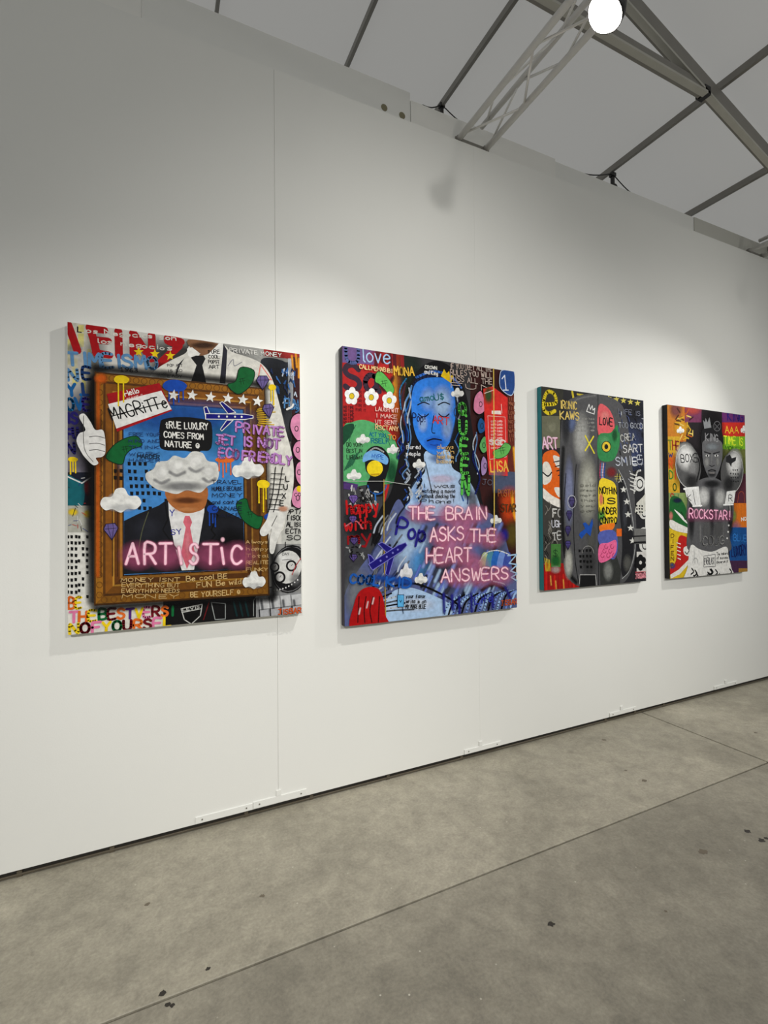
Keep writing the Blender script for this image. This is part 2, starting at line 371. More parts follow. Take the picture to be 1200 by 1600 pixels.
# hand-lettering: every glyph as pen strokes on a grid 4 wide and 6 high
def _g(s): return [[tuple(float(v) for v in p.split(',')) for p in st.split()] for st in s.split('|')]
GL = {k: _g(v) for k, v in {
'A':'0,0 2,6 4,0|0.8,2.2 3.2,2.2', 'B':'0,0 0,6 2.4,6 3.4,5.2 3.2,3.8 2.2,3.2 0,3.2|2.2,3.2 3.8,2.4 3.8,0.8 2.6,0 0,0',
'C':'3.8,5 2.6,6 1.2,5.8 0.2,4.2 0.1,2 1,0.3 2.4,0 3.8,0.9', 'D':'0,0 0,6 2,6 3.6,4.8 4,3 3.5,1.1 2,0 0,0',
'E':'3.6,6 0,6 0,0 3.7,0|0,3.1 3,3.1', 'F':'3.7,6 0,6 0,0|0,3.1 2.9,3.1', 'G':'3.8,5 2.6,6 1.2,5.8 0.2,4.2 0.1,2 1,0.3 2.4,0 3.8,0.8 3.8,2.6 2.3,2.6',
'H':'0,0 0,6|4,0 4,6|0,3 4,3', 'I':'1.5,0 1.5,6', 'J':'0.4,6 3.6,6|2.4,6 2.4,1.2 1.4,0 0.2,0.8', 'K':'0,0 0,6|3.7,6 0,2.8 3.9,0',
'L':'0,6 0,0 3.4,0', 'M':'0,0 0.3,6 2,2.4 3.8,6 4.2,0', 'N':'0,0 0,6 3.8,0 3.8,6', 'O':'2,6 0.6,5.2 0,3 0.6,0.8 2,0 3.4,0.8 4,3 3.4,5.2 2,6',
'P':'0,0 0,6 2.6,6 3.7,5 3.5,3.6 2.4,2.9 0,2.8', 'Q':'2,6 0.6,5.2 0,3 0.6,0.8 2,0 3.4,0.8 4,3 3.4,5.2 2,6|2.4,1.8 4.2,-0.6', 'R':'0,0 0,6 2.6,6 3.7,5 3.5,3.6 2.4,3 0,2.9|1.6,2.9 3.9,0',
'S':'3.6,5 2.4,6 0.8,5.6 0.3,4.4 1.2,3.4 2.9,2.8 3.7,1.6 2.9,0.3 1.4,0 0.1,0.9', 'T':'0,6 4,6|2,6 2,0', 'U':'0,6 0.1,1.6 1.1,0.1 2.8,0.1 3.8,1.6 3.9,6',
'V':'0,6 2,0 4,6', 'W':'0,6 1,0 2.1,4.2 3.2,0 4.3,6', 'X':'0,0 3.8,6|0,6 3.8,0', 'Y':'0,6 1.9,3 3.8,6|1.9,3 1.8,0', 'Z':'0.2,6 3.8,6 0,0 3.8,0',
'0':'2,6 0.6,5.2 0,3 0.6,0.8 2,0 3.4,0.8 4,3 3.4,5.2 2,6', '1':'0.6,4.6 2.2,6 2.2,0|0.8,0 3.4,0', '6':'3.4,5.6 1.4,4.6 0.2,2.2 0.8,0.4 2.4,0 3.7,1.2 3,2.9 1.2,2.9 0.3,1.8', '9':'0.4,0.4 2.6,1.4 3.8,3.8 3.2,5.6 1.6,6 0.3,4.8 1,3.1 2.8,3.1 3.7,4.2',
'3':'0.4,5.4 2,6 3.4,5 2.8,3.5 1.4,3.1 3.2,2.7 3.7,1.2 2.2,0 0.3,0.6',
'!':'1.5,6 1.5,2|1.5,0.5 1.5,0.2', '.':'0.6,0.3 0.7,0', ':':'0.6,0.3 0.7,0|0.6,3.3 0.7,3', "'":'0.8,6 0.6,4.6', '#':'1.2,0 1.6,6|2.8,0 3.2,6|0,2 4,2|0,4 4,4', '$':'3.6,4.6 2.4,5.4 0.8,5 0.5,4 1.2,3.2 2.9,2.6 3.5,1.6 2.8,0.7 1.4,0.5 0.3,1.2|2,6.4 2,-0.4',
'-':'0.6,3 3.2,3', '?':'0.3,4.8 1.4,6 3,5.8 3.5,4.4 1.9,2.8 1.8,1.8|1.8,0.4 1.8,0.2',
'a':'3,3.4 1.4,3.8 0.2,2.4 0.4,0.6 1.6,0 2.9,1.2|3.1,3.8 3,0.8 3.6,0', 'c':'3,3 1.8,3.8 0.4,2.8 0.3,1 1.5,0 3.1,0.6', 'd':'2.9,3.2 1.4,3.7 0.2,2.3 0.4,0.5 1.6,0 2.9,1.2|3,6 3,0',
'e':'0.3,2 3.1,2.3 2.6,3.6 1.3,3.8 0.2,2.4 0.5,0.6 1.8,0 3.1,0.8', 'f':'3,5.6 2,6 1.3,5 1.3,0|0.2,3.4 2.6,3.4', 'g':'3,3.4 1.4,3.8 0.2,2.4 0.6,0.8 1.8,0.6 2.9,1.6|3.1,3.8 3,-0.8 1.8,-1.8 0.4,-1.2',
'h':'0.2,6 0.2,0|0.2,2.4 1.6,3.7 2.8,3 2.9,0', 'i':'0.9,3.6 0.9,0|0.9,5.2 0.9,5', 'k':'0.2,6 0.2,0|2.7,3.6 0.3,1.6 2.9,0', 'l':'0.7,6 0.7,0.6 1.3,0', 'm':'0.2,3.7 0.2,0|0.2,2.6 1.3,3.7 2.1,2.9 2.1,0|2.1,2.7 3.2,3.7 4,2.9 4,0',
'n':'0.2,3.7 0.2,0|0.2,2.4 1.6,3.7 2.8,3 2.9,0', 'o':'1.6,3.8 0.4,2.9 0.2,1.2 1.3,0 2.7,0.7 3,2.5 1.6,3.8', 'p':'0.2,3.7 0.2,-2|0.2,2.6 1.7,3.8 3,2.6 2.7,0.8 1.5,0.2 0.2,1.2', 'r':'0.3,3.7 0.3,0|0.3,2.2 1.4,3.5 2.5,3.4',
's':'2.7,3.2 1.4,3.8 0.4,3 1.3,2 2.6,1.3 2.2,0.2 0.3,0.3', 't':'1.4,5.4 1.4,0.6 2.4,0|0.3,3.7 2.7,3.7', 'u':'0.2,3.7 0.3,0.9 1.4,0 2.7,1.2|2.8,3.7 2.9,0', 'v':'0.2,3.7 1.5,0 2.9,3.7', 'w':'0.2,3.7 1,0 2,2.8 3,0 3.9,3.7', 'y':'0.2,3.7 1.5,0.8|2.9,3.7 1.2,-1.8 0.3,-1.6',
'b':'0.2,6 0.2,0|0.2,2.6 1.7,3.8 3,2.6 2.7,0.8 1.5,0 0.2,1', 'x':'0.2,0 2.8,3.7|0.2,3.7 2.9,0', 'z':'0.3,3.6 2.7,3.6 0.3,0 2.8,0', '@':'2,5 0.6,4.2 0.2,2.4 1,0.6 2.6,0.2 3.8,1.6 3.6,3.8 2,5|1.4,2.9 1.5,2.7|2.6,2.9 2.7,2.7|1.2,1.7 2,1.3 2.9,1.8',
}.items()}
ADV = {'I': 3.0, 'i': 1.9, 'l': 2.0, '.': 1.6, '!': 3.0, "'": 1.6, ' ': 3.2, 'M': 5.2, 'W': 5.3, 'm': 4.9, 'w': 4.9, ':': 1.8}

def spline(pts, n=6, closed=True):
    out = []; k = len(pts); rng = range(k) if closed else range(k-1)
    for i in rng:
        p0, p1, p2, p3 = [pts[j % k] if closed else pts[min(max(j, 0), k-1)] for j in (i-1, i, i+1, i+2)]
        for s in range(n):
            t = s/n
            out.append(tuple(0.5*((2*b)+(-a+c)*t+(2*a-5*b+4*c-d)*t*t+(-a+3*b-3*c+d)*t**3) for a, b, c, d in zip(p0, p1, p2, p3)))
    if not closed: out.append(tuple(pts[-1]))
    return out

class Painting:
    """A stretched canvas on the wall. Shapes are given where the photograph shows them on the canvas
    and are laid out in metres on its front plane."""
    def __init__(s, x0, x1, z0, z1, label, front=(205, 203, 196), side=(225, 224, 218), left=None, seed=1):
        s.x0, s.x1, s.z0, s.z1 = x0, x1, z0, z1; s.y = D-0.042; s.rnd = random.Random(seed)
        s.root = tag(empty('painting', (x0, s.y, z0)), label, 'painting', 'pop-art paintings hung along the wall')
        ms = mat('canvas_edge', side, 0.7, bump=0.3, bscale=400); mf = mat('canvas_ground', front, 0.7, bump=0.3, bscale=400, noise=0.05, nscale=14)
        bm = box(B(), 0, x1-x0, 0, D-s.y-0.002, 0, z1-z0, 0.002)
        for f in bm.faces:
            f.material_index = 1 if f.normal.y < -0.9 else 0
        bm.normal_update()
        for f in bm.faces:
            if f.normal.y < -0.9: f.material_index = 1
            elif f.normal.x < -0.9 and left: f.material_index = 2
        link('canvas', bm, [ms, mf, mat('painted_canvas_edge', left or side, 0.7, noise=0.15, nscale=12)], s.root)
        s.layer = 0; s.k = 0; s.block = False; s.cur = None; s.done = []
    def part(s, name, label=None):
        s.flush(); s.cur = (name, label); s.v = []; s.c = []; s.f = []; s.fm = []
        return s
    def flush(s):
        if s.cur and s.f:
            me = bpy.data.meshes.new(s.cur[0]); me.from_pydata(s.v, [], s.f)
            a = me.color_attributes.new('paint', 'FLOAT_COLOR', 'POINT')
            flat = [x for c in s.c for x in c]; a.data.foreach_set('color', flat)
            me.materials.append(M_paint); me.materials.append(M_spray)
            me.polygons.foreach_set('material_index', s.fm)
            o = bpy.data.objects.new(s.cur[0], me); COL.objects.link(o); o.parent = s.root
            if s.cur[1]: o['label'] = s.cur[1]
            if s.cur[0] in ('dark_scribbles', 'blue_graffiti', 'white_graffiti', 'brush_strokes', 'wood_grain_strokes', 'painted_leaves', 'wavy_strands'): o['kind'] = 'stuff'
        s.cur = None
    def own(s, name, fn):
        """draw one motif as a part of its own, then go on with the part that was being painted"""
        prev = s.cur; s.part(name); fn()
        if prev: s.part(*prev)
        return s
    # photograph -> canvas metres
    def P(s, p):
        q = at(p[0], p[1], s.y); return (q.x-s.x0, q.z-s.z0)
    def S(s, p):
        a, b = at(p[0], p[1]-5, s.y), at(p[0], p[1]+5, s.y); return abs(a.z-b.z)/10
    def up(s): s.layer += 1
    def face(s, vs, col, soft):
        """vs: (x, z, alpha) in canvas metres, clipped to the canvas"""
        w, h = s.x1-s.x0, s.z1-s.z0
        for ax, lim, sg in ((0, 0.0015, 1), (0, w-0.0015, -1), (1, 0.0015, 1), (1, h-0.0015, -1)):
            out = []; n = len(vs)
            for i in range(n):
                a, b = vs[i], vs[(i+1) % n]; da, db = sg*(a[ax]-lim), sg*(b[ax]-lim)
                if da >= 0: out.append(a)
                if (da >= 0) != (db >= 0):
                    t = da/(da-db); out.append(tuple(p+(q-p)*t for p, q in zip(a, b)))
            vs = out
            if len(vs) < 3: return
        # face the viewer (-y)
        ar = sum(vs[i][0]*vs[(i+1) % len(vs)][1]-vs[(i+1) % len(vs)][0]*vs[i][1] for i in range(len(vs)))
        if ar < 0: vs = vs[::-1]
        s.k = (s.k+1) % 5; y = -0.0003-s.layer*0.000012-s.k*0.0000022; i0 = len(s.v)
        for x, z, a in vs: s.v.append((x, y, z)); s.c.append((col[0], col[1], col[2], a))
        s.f.append(tuple(range(i0, i0+len(vs)))); s.fm.append(1 if soft else 0)
    def col(s, c):
        j = 1+0.04*(s.rnd.random()-0.5); return tuple(min(1, (v*j)**1.12) for v in rgb(c)[:3])
    # shapes
    def poly(s, pts, c):
        s.up(); s.face([s.P(p)+(1,) for p in pts], s.col(c), False); return s
    def rect(s, u0, v0, u1, v1, c, sl=0.0):
        """sl: fall of the horizontals per pixel"""
        d = sl*(u1-u0); return s.poly(((u0, v0), (u1, v0+d), (u1, v1+d), (u0, v1)), c)
    def blob(s, pts, c, n=6): return s.poly(spline(pts, n), c)
    def ell(s, u, v, ru, rv, c, rot=0.0, n=22):
        a = math.radians(rot); ca, sa = math.cos(a), math.sin(a)
        return s.poly([(u+ru*math.cos(t)*ca-rv*math.sin(t)*sa, v+ru*math.cos(t)*sa+rv*math.sin(t)*ca) for t in [2*math.pi*i/n for i in range(n)]], c)
    def ring(s, u, v, ru, rv, w, c, rot=0.0, n=22, a0=0, a1=360):
        a = math.radians(rot); ca, sa = math.cos(a), math.sin(a); k = max(3, int(n*(a1-a0)/360))
        return s.line([(u+ru*math.cos(t)*ca-rv*math.sin(t)*sa, v+ru*math.cos(t)*sa+rv*math.sin(t)*ca) for t in [math.radians(a0+(a1-a0)*i/k) for i in range(k+1)]], w, c)
    def _stroke(s, q, w, c, caps=True):
        col = s.col(c)
        for a, b in zip(q, q[1:]):
            dx, dz = b[0]-a[0], b[1]-a[1]; l = math.hypot(dx, dz)
            if l < 1e-6: continue
            nx, nz = -dz/l*w/2, dx/l*w/2
            s.face([(a[0]+nx, a[1]+nz, 1), (b[0]+nx, b[1]+nz, 1), (b[0]-nx, b[1]-nz, 1), (a[0]-nx, a[1]-nz, 1)], col, False)
        if caps and w > 0.0022:
            for a in q:
                s.face([(a[0]+w/2*math.cos(math.pi*i/4), a[1]+w/2*math.sin(math.pi*i/4), 1) for i in range(8)], col, False)
    def line(s, pts, w, c, smooth=False):
        s.up()
        if smooth: pts = spline(pts, 5, False)
        s._stroke([s.P(p) for p in pts], w*s.S(pts[len(pts)//2]), c); return s
    def text(s, t, p0, p1, h, w, c, jit=0.06, shadow=None, wide=1.0):
        """lettering on a baseline from p0 to p1; h and w in photograph pixels; c one colour or a list"""
        if not s.block and s.f and s.cur[0].endswith(('lettering', 'word', 'words', 'letters', 'script')): s.part(*s.cur)   # each word its own part
        s.up(); S_ = s.S(p0); a, b = s.P(p0), s.P(p1); L_ = math.hypot(b[0]-a[0], b[1]-a[1])
        ux, uz = (b[0]-a[0])/L_, (b[1]-a[1])/L_; vx, vz = -uz, ux
        adv = [ADV.get(ch, 4.0 if ch.islower() else 5.0) for ch in t]; tot = sum(adv)-0.9; kx = L_/tot*wide; kz = h*S_/6; x = 0
        cols = c if isinstance(c, list) else [c]; n = 0
        for ch, ad in zip(t, adv):
            g = GL.get(ch) or GL.get(ch.upper())
            if g:
                jx, jz, js = [(s.rnd.random()-0.5)*2*jit for _ in range(3)]; cc = cols[n % len(cols)]; n += 1
                for st in g:
                    q = []
                    for gx, gz in st:
                        X = (x+(gx*(1+js)+jx*4))*kx; Z = (gz*(1+js)+jz*5+gx*jx*0.8)*kz
                        q.append((a[0]+ux*X+vx*Z, a[1]+uz*X+vz*Z))
                    if len(q) > 3 and h*S_ > 0.03: q = spline(q, 3, False)
                    if shadow:
                        s._stroke([(p[0]+shadow[0]*S_, p[1]-shadow[1]*S_) for p in q], w*S_, shadow[2])
                    s.layer += 1; s._stroke(q, w*S_, cc); s.layer -= 1
            x += ad
        s.layer += 2; return s
    def neon(s, t, p0, p1, h, w, glow=(214, 128, 160), core=(255, 214, 226), gw=3.6, al=0.8, jit=0.04):
        """airbrushed tube lettering: a soft sprayed halo and a pale core"""
        S_ = s.S(p0); a, b = s.P(p0), s.P(p1); L_ = math.hypot(b[0]-a[0], b[1]-a[1])
        ux, uz = (b[0]-a[0])/L_, (b[1]-a[1])/L_; vx, vz = -uz, ux
        adv = [ADV.get(ch, 4.0 if ch.islower() else 5.0) for ch in t]; tot = sum(adv)-0.9; kx = L_/tot; kz = h*S_/6; x = 0; Q = []
        for ch, ad in zip(t, adv):
            for st in (GL.get(ch) or GL.get(ch.upper()) or []):
                q = [(a[0]+ux*(x+gx)*kx+vx*gz*kz, a[1]+uz*(x+gx)*kx+vz*gz*kz) for gx, gz in st]
                Q.append(spline(q, 3, False) if len(q) > 3 else q)
            x += ad
        for q in Q: s.up(); s._soft(q, w*gw*S_, glow, al)
        s.up()
        for q in Q: s._stroke(q, w*1.9*S_, tuple((g+c*2)//3 for g, c in zip(glow, core)))
        s.up()
        for q in Q: s._stroke(q, w*S_, core)
        s.up(); return s
    def _soft(s, q, w, c, al):
        col = s.col(c); q = [q[0]]+[b for a, b in zip(q, q[1:]) if math.hypot(b[0]-a[0], b[1]-a[1]) > 1e-5]; n = len(q)
        if n < 2: return
        nor = []
        for i in range(n):
            a, b = q[max(i-1, 0)], q[min(i+1, n-1)]; l = math.hypot(b[0]-a[0], b[1]-a[1]) or 1; nor.append((-(b[1]-a[1])/l*w/2, (b[0]-a[0])/l*w/2))
        for i in range(n-1):
            a, b, na, nb = q[i], q[i+1], nor[i], nor[i+1]
            for sg in (1, -1):
                m0 = (a[0]+sg*na[0]*.35, a[1]+sg*na[1]*.35, al*.75); m1 = (b[0]+sg*nb[0]*.35, b[1]+sg*nb[1]*.35, al*.75)
                s.face([a+(al,), b+(al,), m1, m0], col, True)
                s.face([m0, m1, (b[0]+sg*nb[0], b[1]+sg*nb[1], 0), (a[0]+sg*na[0], a[1]+sg*na[1], 0)], col, True)
        for e, (p, nn) in enumerate(((q[0], nor[0]), (q[-1], nor[-1]))):
            t0 = math.atan2(nn[1], nn[0]); sg = 1 if e == 0 else -1
            arc = [(p[0]+w/2*math.cos(t0+sg*math.pi*i/6), p[1]+w/2*math.sin(t0+sg*math.pi*i/6), 0) for i in range(7)]
            for u, v in zip(arc, arc[1:]): s.face([p+(al,), u, v], col, True)
    def softline(s, pts, w, c, al=0.7, smooth=True):
        s.up(); p = spline(pts, 4, False) if smooth and len(pts) > 2 else pts
        s._soft([s.P(x) for x in p], w*s.S(pts[0]), c, al); return s
    def soft(s, u, v, ru, rv, c, al=0.7, rot=0.0, n=20):
        s.up(); a = math.radians(rot); ca, sa = math.cos(a), math.sin(a); col = s.col(c)
        def rg(k, alp): return [s.P((u+k*(ru*math.cos(t)*ca-rv*math.sin(t)*sa), v+k*(ru*math.cos(t)*sa+rv*math.sin(t)*ca)))+(alp,) for t in [2*math.pi*i/n for i in range(n)]]
        r0, r1, r2 = rg(.4, al*.9), rg(.72, al*.42), rg(1, 0); s.face(r0, col, True)
        for A_, B_ in ((r0, r1), (r1, r2)):
            for i in range(n): s.face([A_[i], A_[(i+1) % n], B_[(i+1) % n], B_[i]], col, True)
        return s
    # painted motifs
    def star(s, u, v, r, c, rot=0.0, k=0.42): return s.own('painted_star', lambda: s._star(u, v, r, c, rot, k))
    def _star(s, u, v, r, c, rot, k):
        return s.poly([(u+r*(1 if i % 2 == 0 else k)*math.sin(math.pi*i/5+rot), v-r*(1 if i % 2 == 0 else k)*math.cos(math.pi*i/5+rot)) for i in range(10)], c)
    def cloud(s, u, v, w, h, c=(232, 232, 228)): return s.own('painted_cloud', lambda: s._cloud(u, v, w, h, c))
    def _cloud(s, u, v, w, h, c):
        pts = [(u-.5*w, v+.15*h), (u-.42*w, v-.12*h), (u-.22*w, v-.16*h), (u-.12*w, v-.46*h), (u+.08*w, v-.5*h), (u+.2*w, v-.2*h), (u+.4*w, v-.18*h), (u+.5*w, v+.1*h), (u+.36*w, v+.36*h), (u+.16*w, v+.34*h), (u, v+.5*h), (u-.2*w, v+.36*h), (u-.38*w, v+.4*h)]
        s.blob(pts, c, 5); s.soft(u+.02*w, v+.3*h, w*.4, h*.2, (196, 197, 198), .5); s.soft(u-.08*w, v-.1*h, w*.25, h*.25, (250, 250, 248), .6); return s
    def gem(s, u, v, w, h, c=(112, 98, 152), o=(38, 30, 60), rot=0.0): return s.own('painted_gem', lambda: s._gem(u, v, w, h, c, o, rot))
    def _gem(s, u, v, w, h, c, o, rot):
        R_ = lambda x, y: (u+x*w*math.cos(rot)-y*h*math.sin(rot), v+x*w*math.sin(rot)+y*h*math.cos(rot))
        P_ = [R_(-.5, -.2), R_(-.3, -.5), R_(.3, -.5), R_(.5, -.2), R_(0, .5)]
        s.poly(P_, c); s.line(P_+[P_[0]], 1.1, o); s.line([P_[0], P_[3]], .8, o)
        for x in (-.18, .18): s.line([R_(x*.9, -.5), R_(x, -.2), R_(0, .5)], .7, o)
        return s
    def bill(s, pts, c=(16, 104, 54), o=(8, 50, 28), w=1.2): return s.own('painted_banknote', lambda: s._bill(pts, c, o, w))
    def _bill(s, pts, c, o, w):
        s.blob(pts, c, 4); q = spline(pts, 4); s.line(q+[q[0]], w, o)
        u = sum(p[0] for p in pts)/len(pts); v = sum(p[1] for p in pts)/len(pts); r = 5
        for d in (-2, 2):
            s.line([(u-r, v+d-1), (u+r, v+d-3)], .7, o); s.line([(u+d-1, v-r), (u+d+1, v+r)], .7, o)
        return s
    def drip(s, u, v, ru, rv, c, legs): return s.own('paint_drip', lambda: s._drip(u, v, ru, rv, c, legs))
    def _drip(s, u, v, ru, rv, c, legs):
        s.blob([(u-ru, v), (u-.7*ru, v-.8*rv), (u, v-rv), (u+.6*ru, v-.75*rv), (u+ru, v-.1*rv), (u+.7*ru, v+.7*rv), (u+.1*ru, v+.8*rv), (u-.6*ru, v+.7*rv)], c, 4)
        for d, l in legs: s.line([(u+d, v+rv*.4), (u+d+.3, v+l)], 1.9, c); s.ell(u+d+.3, v+l, 1.3, 1.8, c)
        return s
    def windows(s, u, v, cols, rows, du, dv, c=(14, 14, 16), w=4, h=5, skip=0.12, sl=0.0, drift=0.0):
        for j in range(rows):
            for i in range(cols):
                if s.rnd.random() < skip: continue
                a, b = u+i*du+(s.rnd.random()-.5)+drift*j, v+j*dv+sl*i*du+(s.rnd.random()-.5)
                s.poly(((a, b), (a+w, b+.4), (a+w-.4, b+h), (a+.3, b+h-.4)), c)
        return s
    def scrawl(s, u0, v0, u1, v1, rows, h, w, c, words, sl=0.0):
        """rows of small hand lettering"""
        if s.f and s.cur[0].endswith(('lettering', 'word', 'words', 'letters')): s.part(*s.cur)
        s.block = True
        for j, t in enumerate(words[:rows]):
            v = v0+(v1-v0)*(j+1)/rows; s.text(t, (u0, v), (u1, v+sl*(u1-u0)), h, w, c, 0.1)
        s.block = False; return s
    def plane(s, nose, tail, wid, c, o, wings):
        (a, b), (cx, cy) = nose, tail; dx, dy = a-cx, b-cy; l = math.hypot(dx, dy); nx, ny = -dy/l*wid/2, dx/l*wid/2
        body = [(cx-nx-dx*.0, cy-ny), (cx+dx*.82-nx, cy+dy*.82-ny), (a-nx*.5, b-ny*.5), (a+nx*.4, b+ny*.4), (cx+dx*.82+nx, cy+dy*.82+ny), (cx+nx, cy+ny)]
        for wg in wings: s.poly(wg, c); s.line(list(wg)+[wg[0]], 1.1, o)
        s.poly(body, c); s.line(body+[body[0]], 1.1, o)
        for k in (.28, .45, .62, .76): s.ell(cx+dx*k, cy+dy*k, 1.5, 1.6, o)
        return s

# ------------------------------------------------------------------ painting beside the wall seam: gilt frame and pink lettering
WHITE, BLACK, NAVY, RED = (234, 233, 228), (18, 17, 18), (24, 22, 128), (176, 24, 32)
YEL, ORA, PINK, GRN, DRED, PUR = (236, 206, 30), (224, 116, 44), (226, 130, 170), (20, 112, 62), (116, 16, 30), (92, 46, 130)
p = Painting(-0.3225, 0.6705, 0.966, 2.2715, 'painting with gilt frame, dark suit and pink tie reading ARTISTIC', (208, 206, 199), (226, 225, 219), seed=11)
p.part('painted_background')
p.rect(103, 500, 150, 600, (214, 210, 196), .1)
for u, v, w, h in ((105, 530, 6, 40), (122, 508, 9, 34), (136, 545, 6, 26), (113, 560, 8, 40), (128, 590, 6, 24)): p.rect(u, v, u+w, v+h, (222, 214, 140))
p.soft(116, 545, 14, 12, (52, 84, 66), .8)
p.rect(103, 640, 150, 760, (122, 118, 130)); p.soft(128, 650, 34, 60, (60, 58, 86), .7); p.soft(122, 560, 40, 30, (206, 206, 206), .5)
p.rect(100, 738, 150, 800, (28, 34, 52)); p.blob([(104, 744), (118, 748), (132, 758), (130, 788), (118, 792), (104, 786)], (22, 106, 116)); p.line([(104, 744), (128, 755), (142, 746)], 2, (224, 224, 222))
p.soft(139, 762, 9, 14, (150, 20, 34), .95); p.rect(103, 790, 150, 838, (178, 178, 168)); p.soft(114, 800, 10, 7, YEL, 1); p.soft(138, 803, 9, 8, YEL, .9)
p.rect(103, 832, 150, 936, (220, 219, 212)); p.rect(103, 930, 180, 998, (226, 224, 216)); p.rect(175, 940, 275, 992, (222, 218, 208))
p.rect(255, 925, 425, 985, (22, 21, 22), -.05); p.rect(400, 918, 475, 970, (150, 151, 152)); p.soft(150, 700, 26, 240, (14, 14, 18), .75)
p.rect(345, 535, 475, 570, (172, 172, 168), .12); p.rect(412, 543, 475, 556, (170, 52, 50), .12)
p.rect(455, 558, 475, 800, (70, 34, 40)); p.rect(418, 566, 456, 690, (70, 72, 76)); p.blob([(408, 562), (446, 566), (450, 590), (444, 650), (432, 660), (416, 610)], (58, 62, 70))
p.rect(440, 792, 475, 862, (196, 196, 190)); p.rect(425, 850, 475, 925, (150, 150, 148)); p.rect(450, 560, 458, 640, (206, 210, 216))
for a, b in (((456, 556), (458, 582)), ((462, 552), (464, 574)), ((467, 560), (467, 590))): p.softline([a, b], 5, (244, 170, 50), .95, False)
p.soft(300, 560, 120, 34, (20, 19, 20), .85, 8); p.soft(432, 610, 34, 70, (30, 30, 34), .7); p.soft(452, 720, 18, 60, (30, 22, 26), .8)
p.part('red_block_letters')
for q in (((106, 506), (112, 522), (121, 548)), ((140, 511), (146, 530), (151, 553)), ((140, 513), (163, 516)), ((146, 531), (169, 533)), ((150, 551), (171, 555)), ((185, 517), (186, 556)), ((208, 520), (209, 558)), ((208, 520), (236, 561)), ((237, 524), (238, 560)), ((262, 533), (280, 540), (248, 570)), ((283, 534), (262, 528))):
    p.line(q, 11, RED)
p.part('dark_smudge'); p.soft(250, 575, 24, 10, (40, 30, 34), .5)
p.part('cream_lettering'); p.text('Los Negocios son', (121, 519), (275, 532), 7, 1.5, (226, 224, 214), .1); p.part('black_lettering'); p.text('L', (121, 519), (128, 520), 8, 1.8, BLACK)
p.part('cream_lettering'); p.text('los negocios', (151, 536), (268, 548), 7, 1.4, (220, 217, 208), .1)
for u, v in ((216.6, 550), (242, 553), (266, 556)): p.star(u, v, 8, YEL)
p.part('blue_block_letters')
p.text('TIMEISMO', (106, 571), (247, 577), 20, 4.6, (104, 150, 192), .05); p.text('1963', (188, 580), (216, 582), 6, 1.1, (52, 40, 44))
p.text('N', (106, 594), (121, 595), 17, 4.4, (100, 146, 188)); p.text('E', (130, 592), (142, 593), 17, 4.2, (22, 62, 116))
p.text('Y.', (106, 618), (126, 618), 19, 4.4, (22, 104, 164)); p.text('L', (131, 617), (140, 617), 18, 4.4, (20, 62, 120))
p.text('OVE', (105, 641), (143, 641), 18, 4.2, [(20, 106, 160), (20, 96, 152), (40, 26, 112)]); p.text('IS', (105, 661), (122, 661), 16, 4, (38, 30, 112))
p.text('FU', (105, 685), (122, 685), 15, 4, (40, 32, 116)); p.text('N', (106, 708), (118, 708), 17, 4, (38, 32, 110))
p.drip(114, 718, 8, 4, YEL, ((-4, 22), (0, 18), (4, 20)))
p.part('dark_scribbles')
for k in range(16):
    u, v = 104+p.rnd.random()*28, 742+p.rnd.random()*85; p.line([(u, v), (u+p.rnd.random()*14-5, v+p.rnd.random()*18-4)], .8, [(220, 220, 220), (40, 60, 130), (190, 60, 50), (40, 40, 46)][k % 4])
p.windows(104, 836, 3, 10, 6.4, 9.6, w=4.2, h=5.4, skip=.05); p.windows(122, 836, 3, 11, 6.2, 9.4, w=4, h=5.2, skip=.35)
p.part('rainbow_lettering')
cs = [ORA, YEL, PINK, ORA, YEL, GRN, DRED, ORA, PUR, YEL, PINK, DRED]
p.text('BE', (107, 951), (127, 950), 16, 3.6, [ORA, YEL]); p.text('THEBESTVERSI', (109, 972), (271, 961), 16, 4, [PINK, ORA, YEL, GRN, DRED, ORA, PUR, YEL, PINK, DRED, ORA, GRN])
p.text('NOFYOURSEL', (109, 991), (268, 979), 16, 4.2, [YEL, DRED, PINK, YEL, GRN, DRED, ORA, DRED, PINK, YEL])
p.part('chalk_outlines')
p.line([(283, 951), (316, 944), (313, 962), (299, 975), (288, 968), (283, 951)], 1.4, (196, 196, 192)); p.line([(284, 957), (314, 951)], 1.2, (196, 196, 192)); p.text('LEVIS', (286, 955), (312, 950), 4, .9, (205, 205, 200))
p.blob([(290, 961), (300, 958), (309, 958), (307, 966), (299, 971), (292, 968)], (8, 8, 10))
p.line([(330, 941), (336, 968), (352, 967), (352, 943), (330, 941)], 1.3, (150, 154, 152)); p.line([(318, 968), (328, 936)], 1.5, (110, 26, 30)); p.line([(396, 962), (396, 938), (402, 930)], 1.2, (150, 154, 152))
for u in (365, 374, 383): p.line([(u, 940), (u+5, 962)], 3, (20, 50, 52))
p.part('painted_watch', 'grey painted wristwatch with dark bezel')
for k in range(4):
    p.poly([(404+k*17, 934-k*1.5), (419+k*17, 932-k*1.5), (421+k*17, 950-k*2), (406+k*17, 952-k*2)], (198, 199, 200)); p.softline([(408+k*17, 938), (410+k*17, 952)], 6, (90, 92, 96), .8)
for k in range(4): p.poly([(404+k*17, 954-k*2), (419+k*17, 952-k*2), (421+k*17, 968-k*2), (404+k*17, 970-k*2)], (176, 177, 180)); p.line([(405+k*17, 953-k*2), (406+k*17, 970-k*2)], 2, (40, 40, 42))
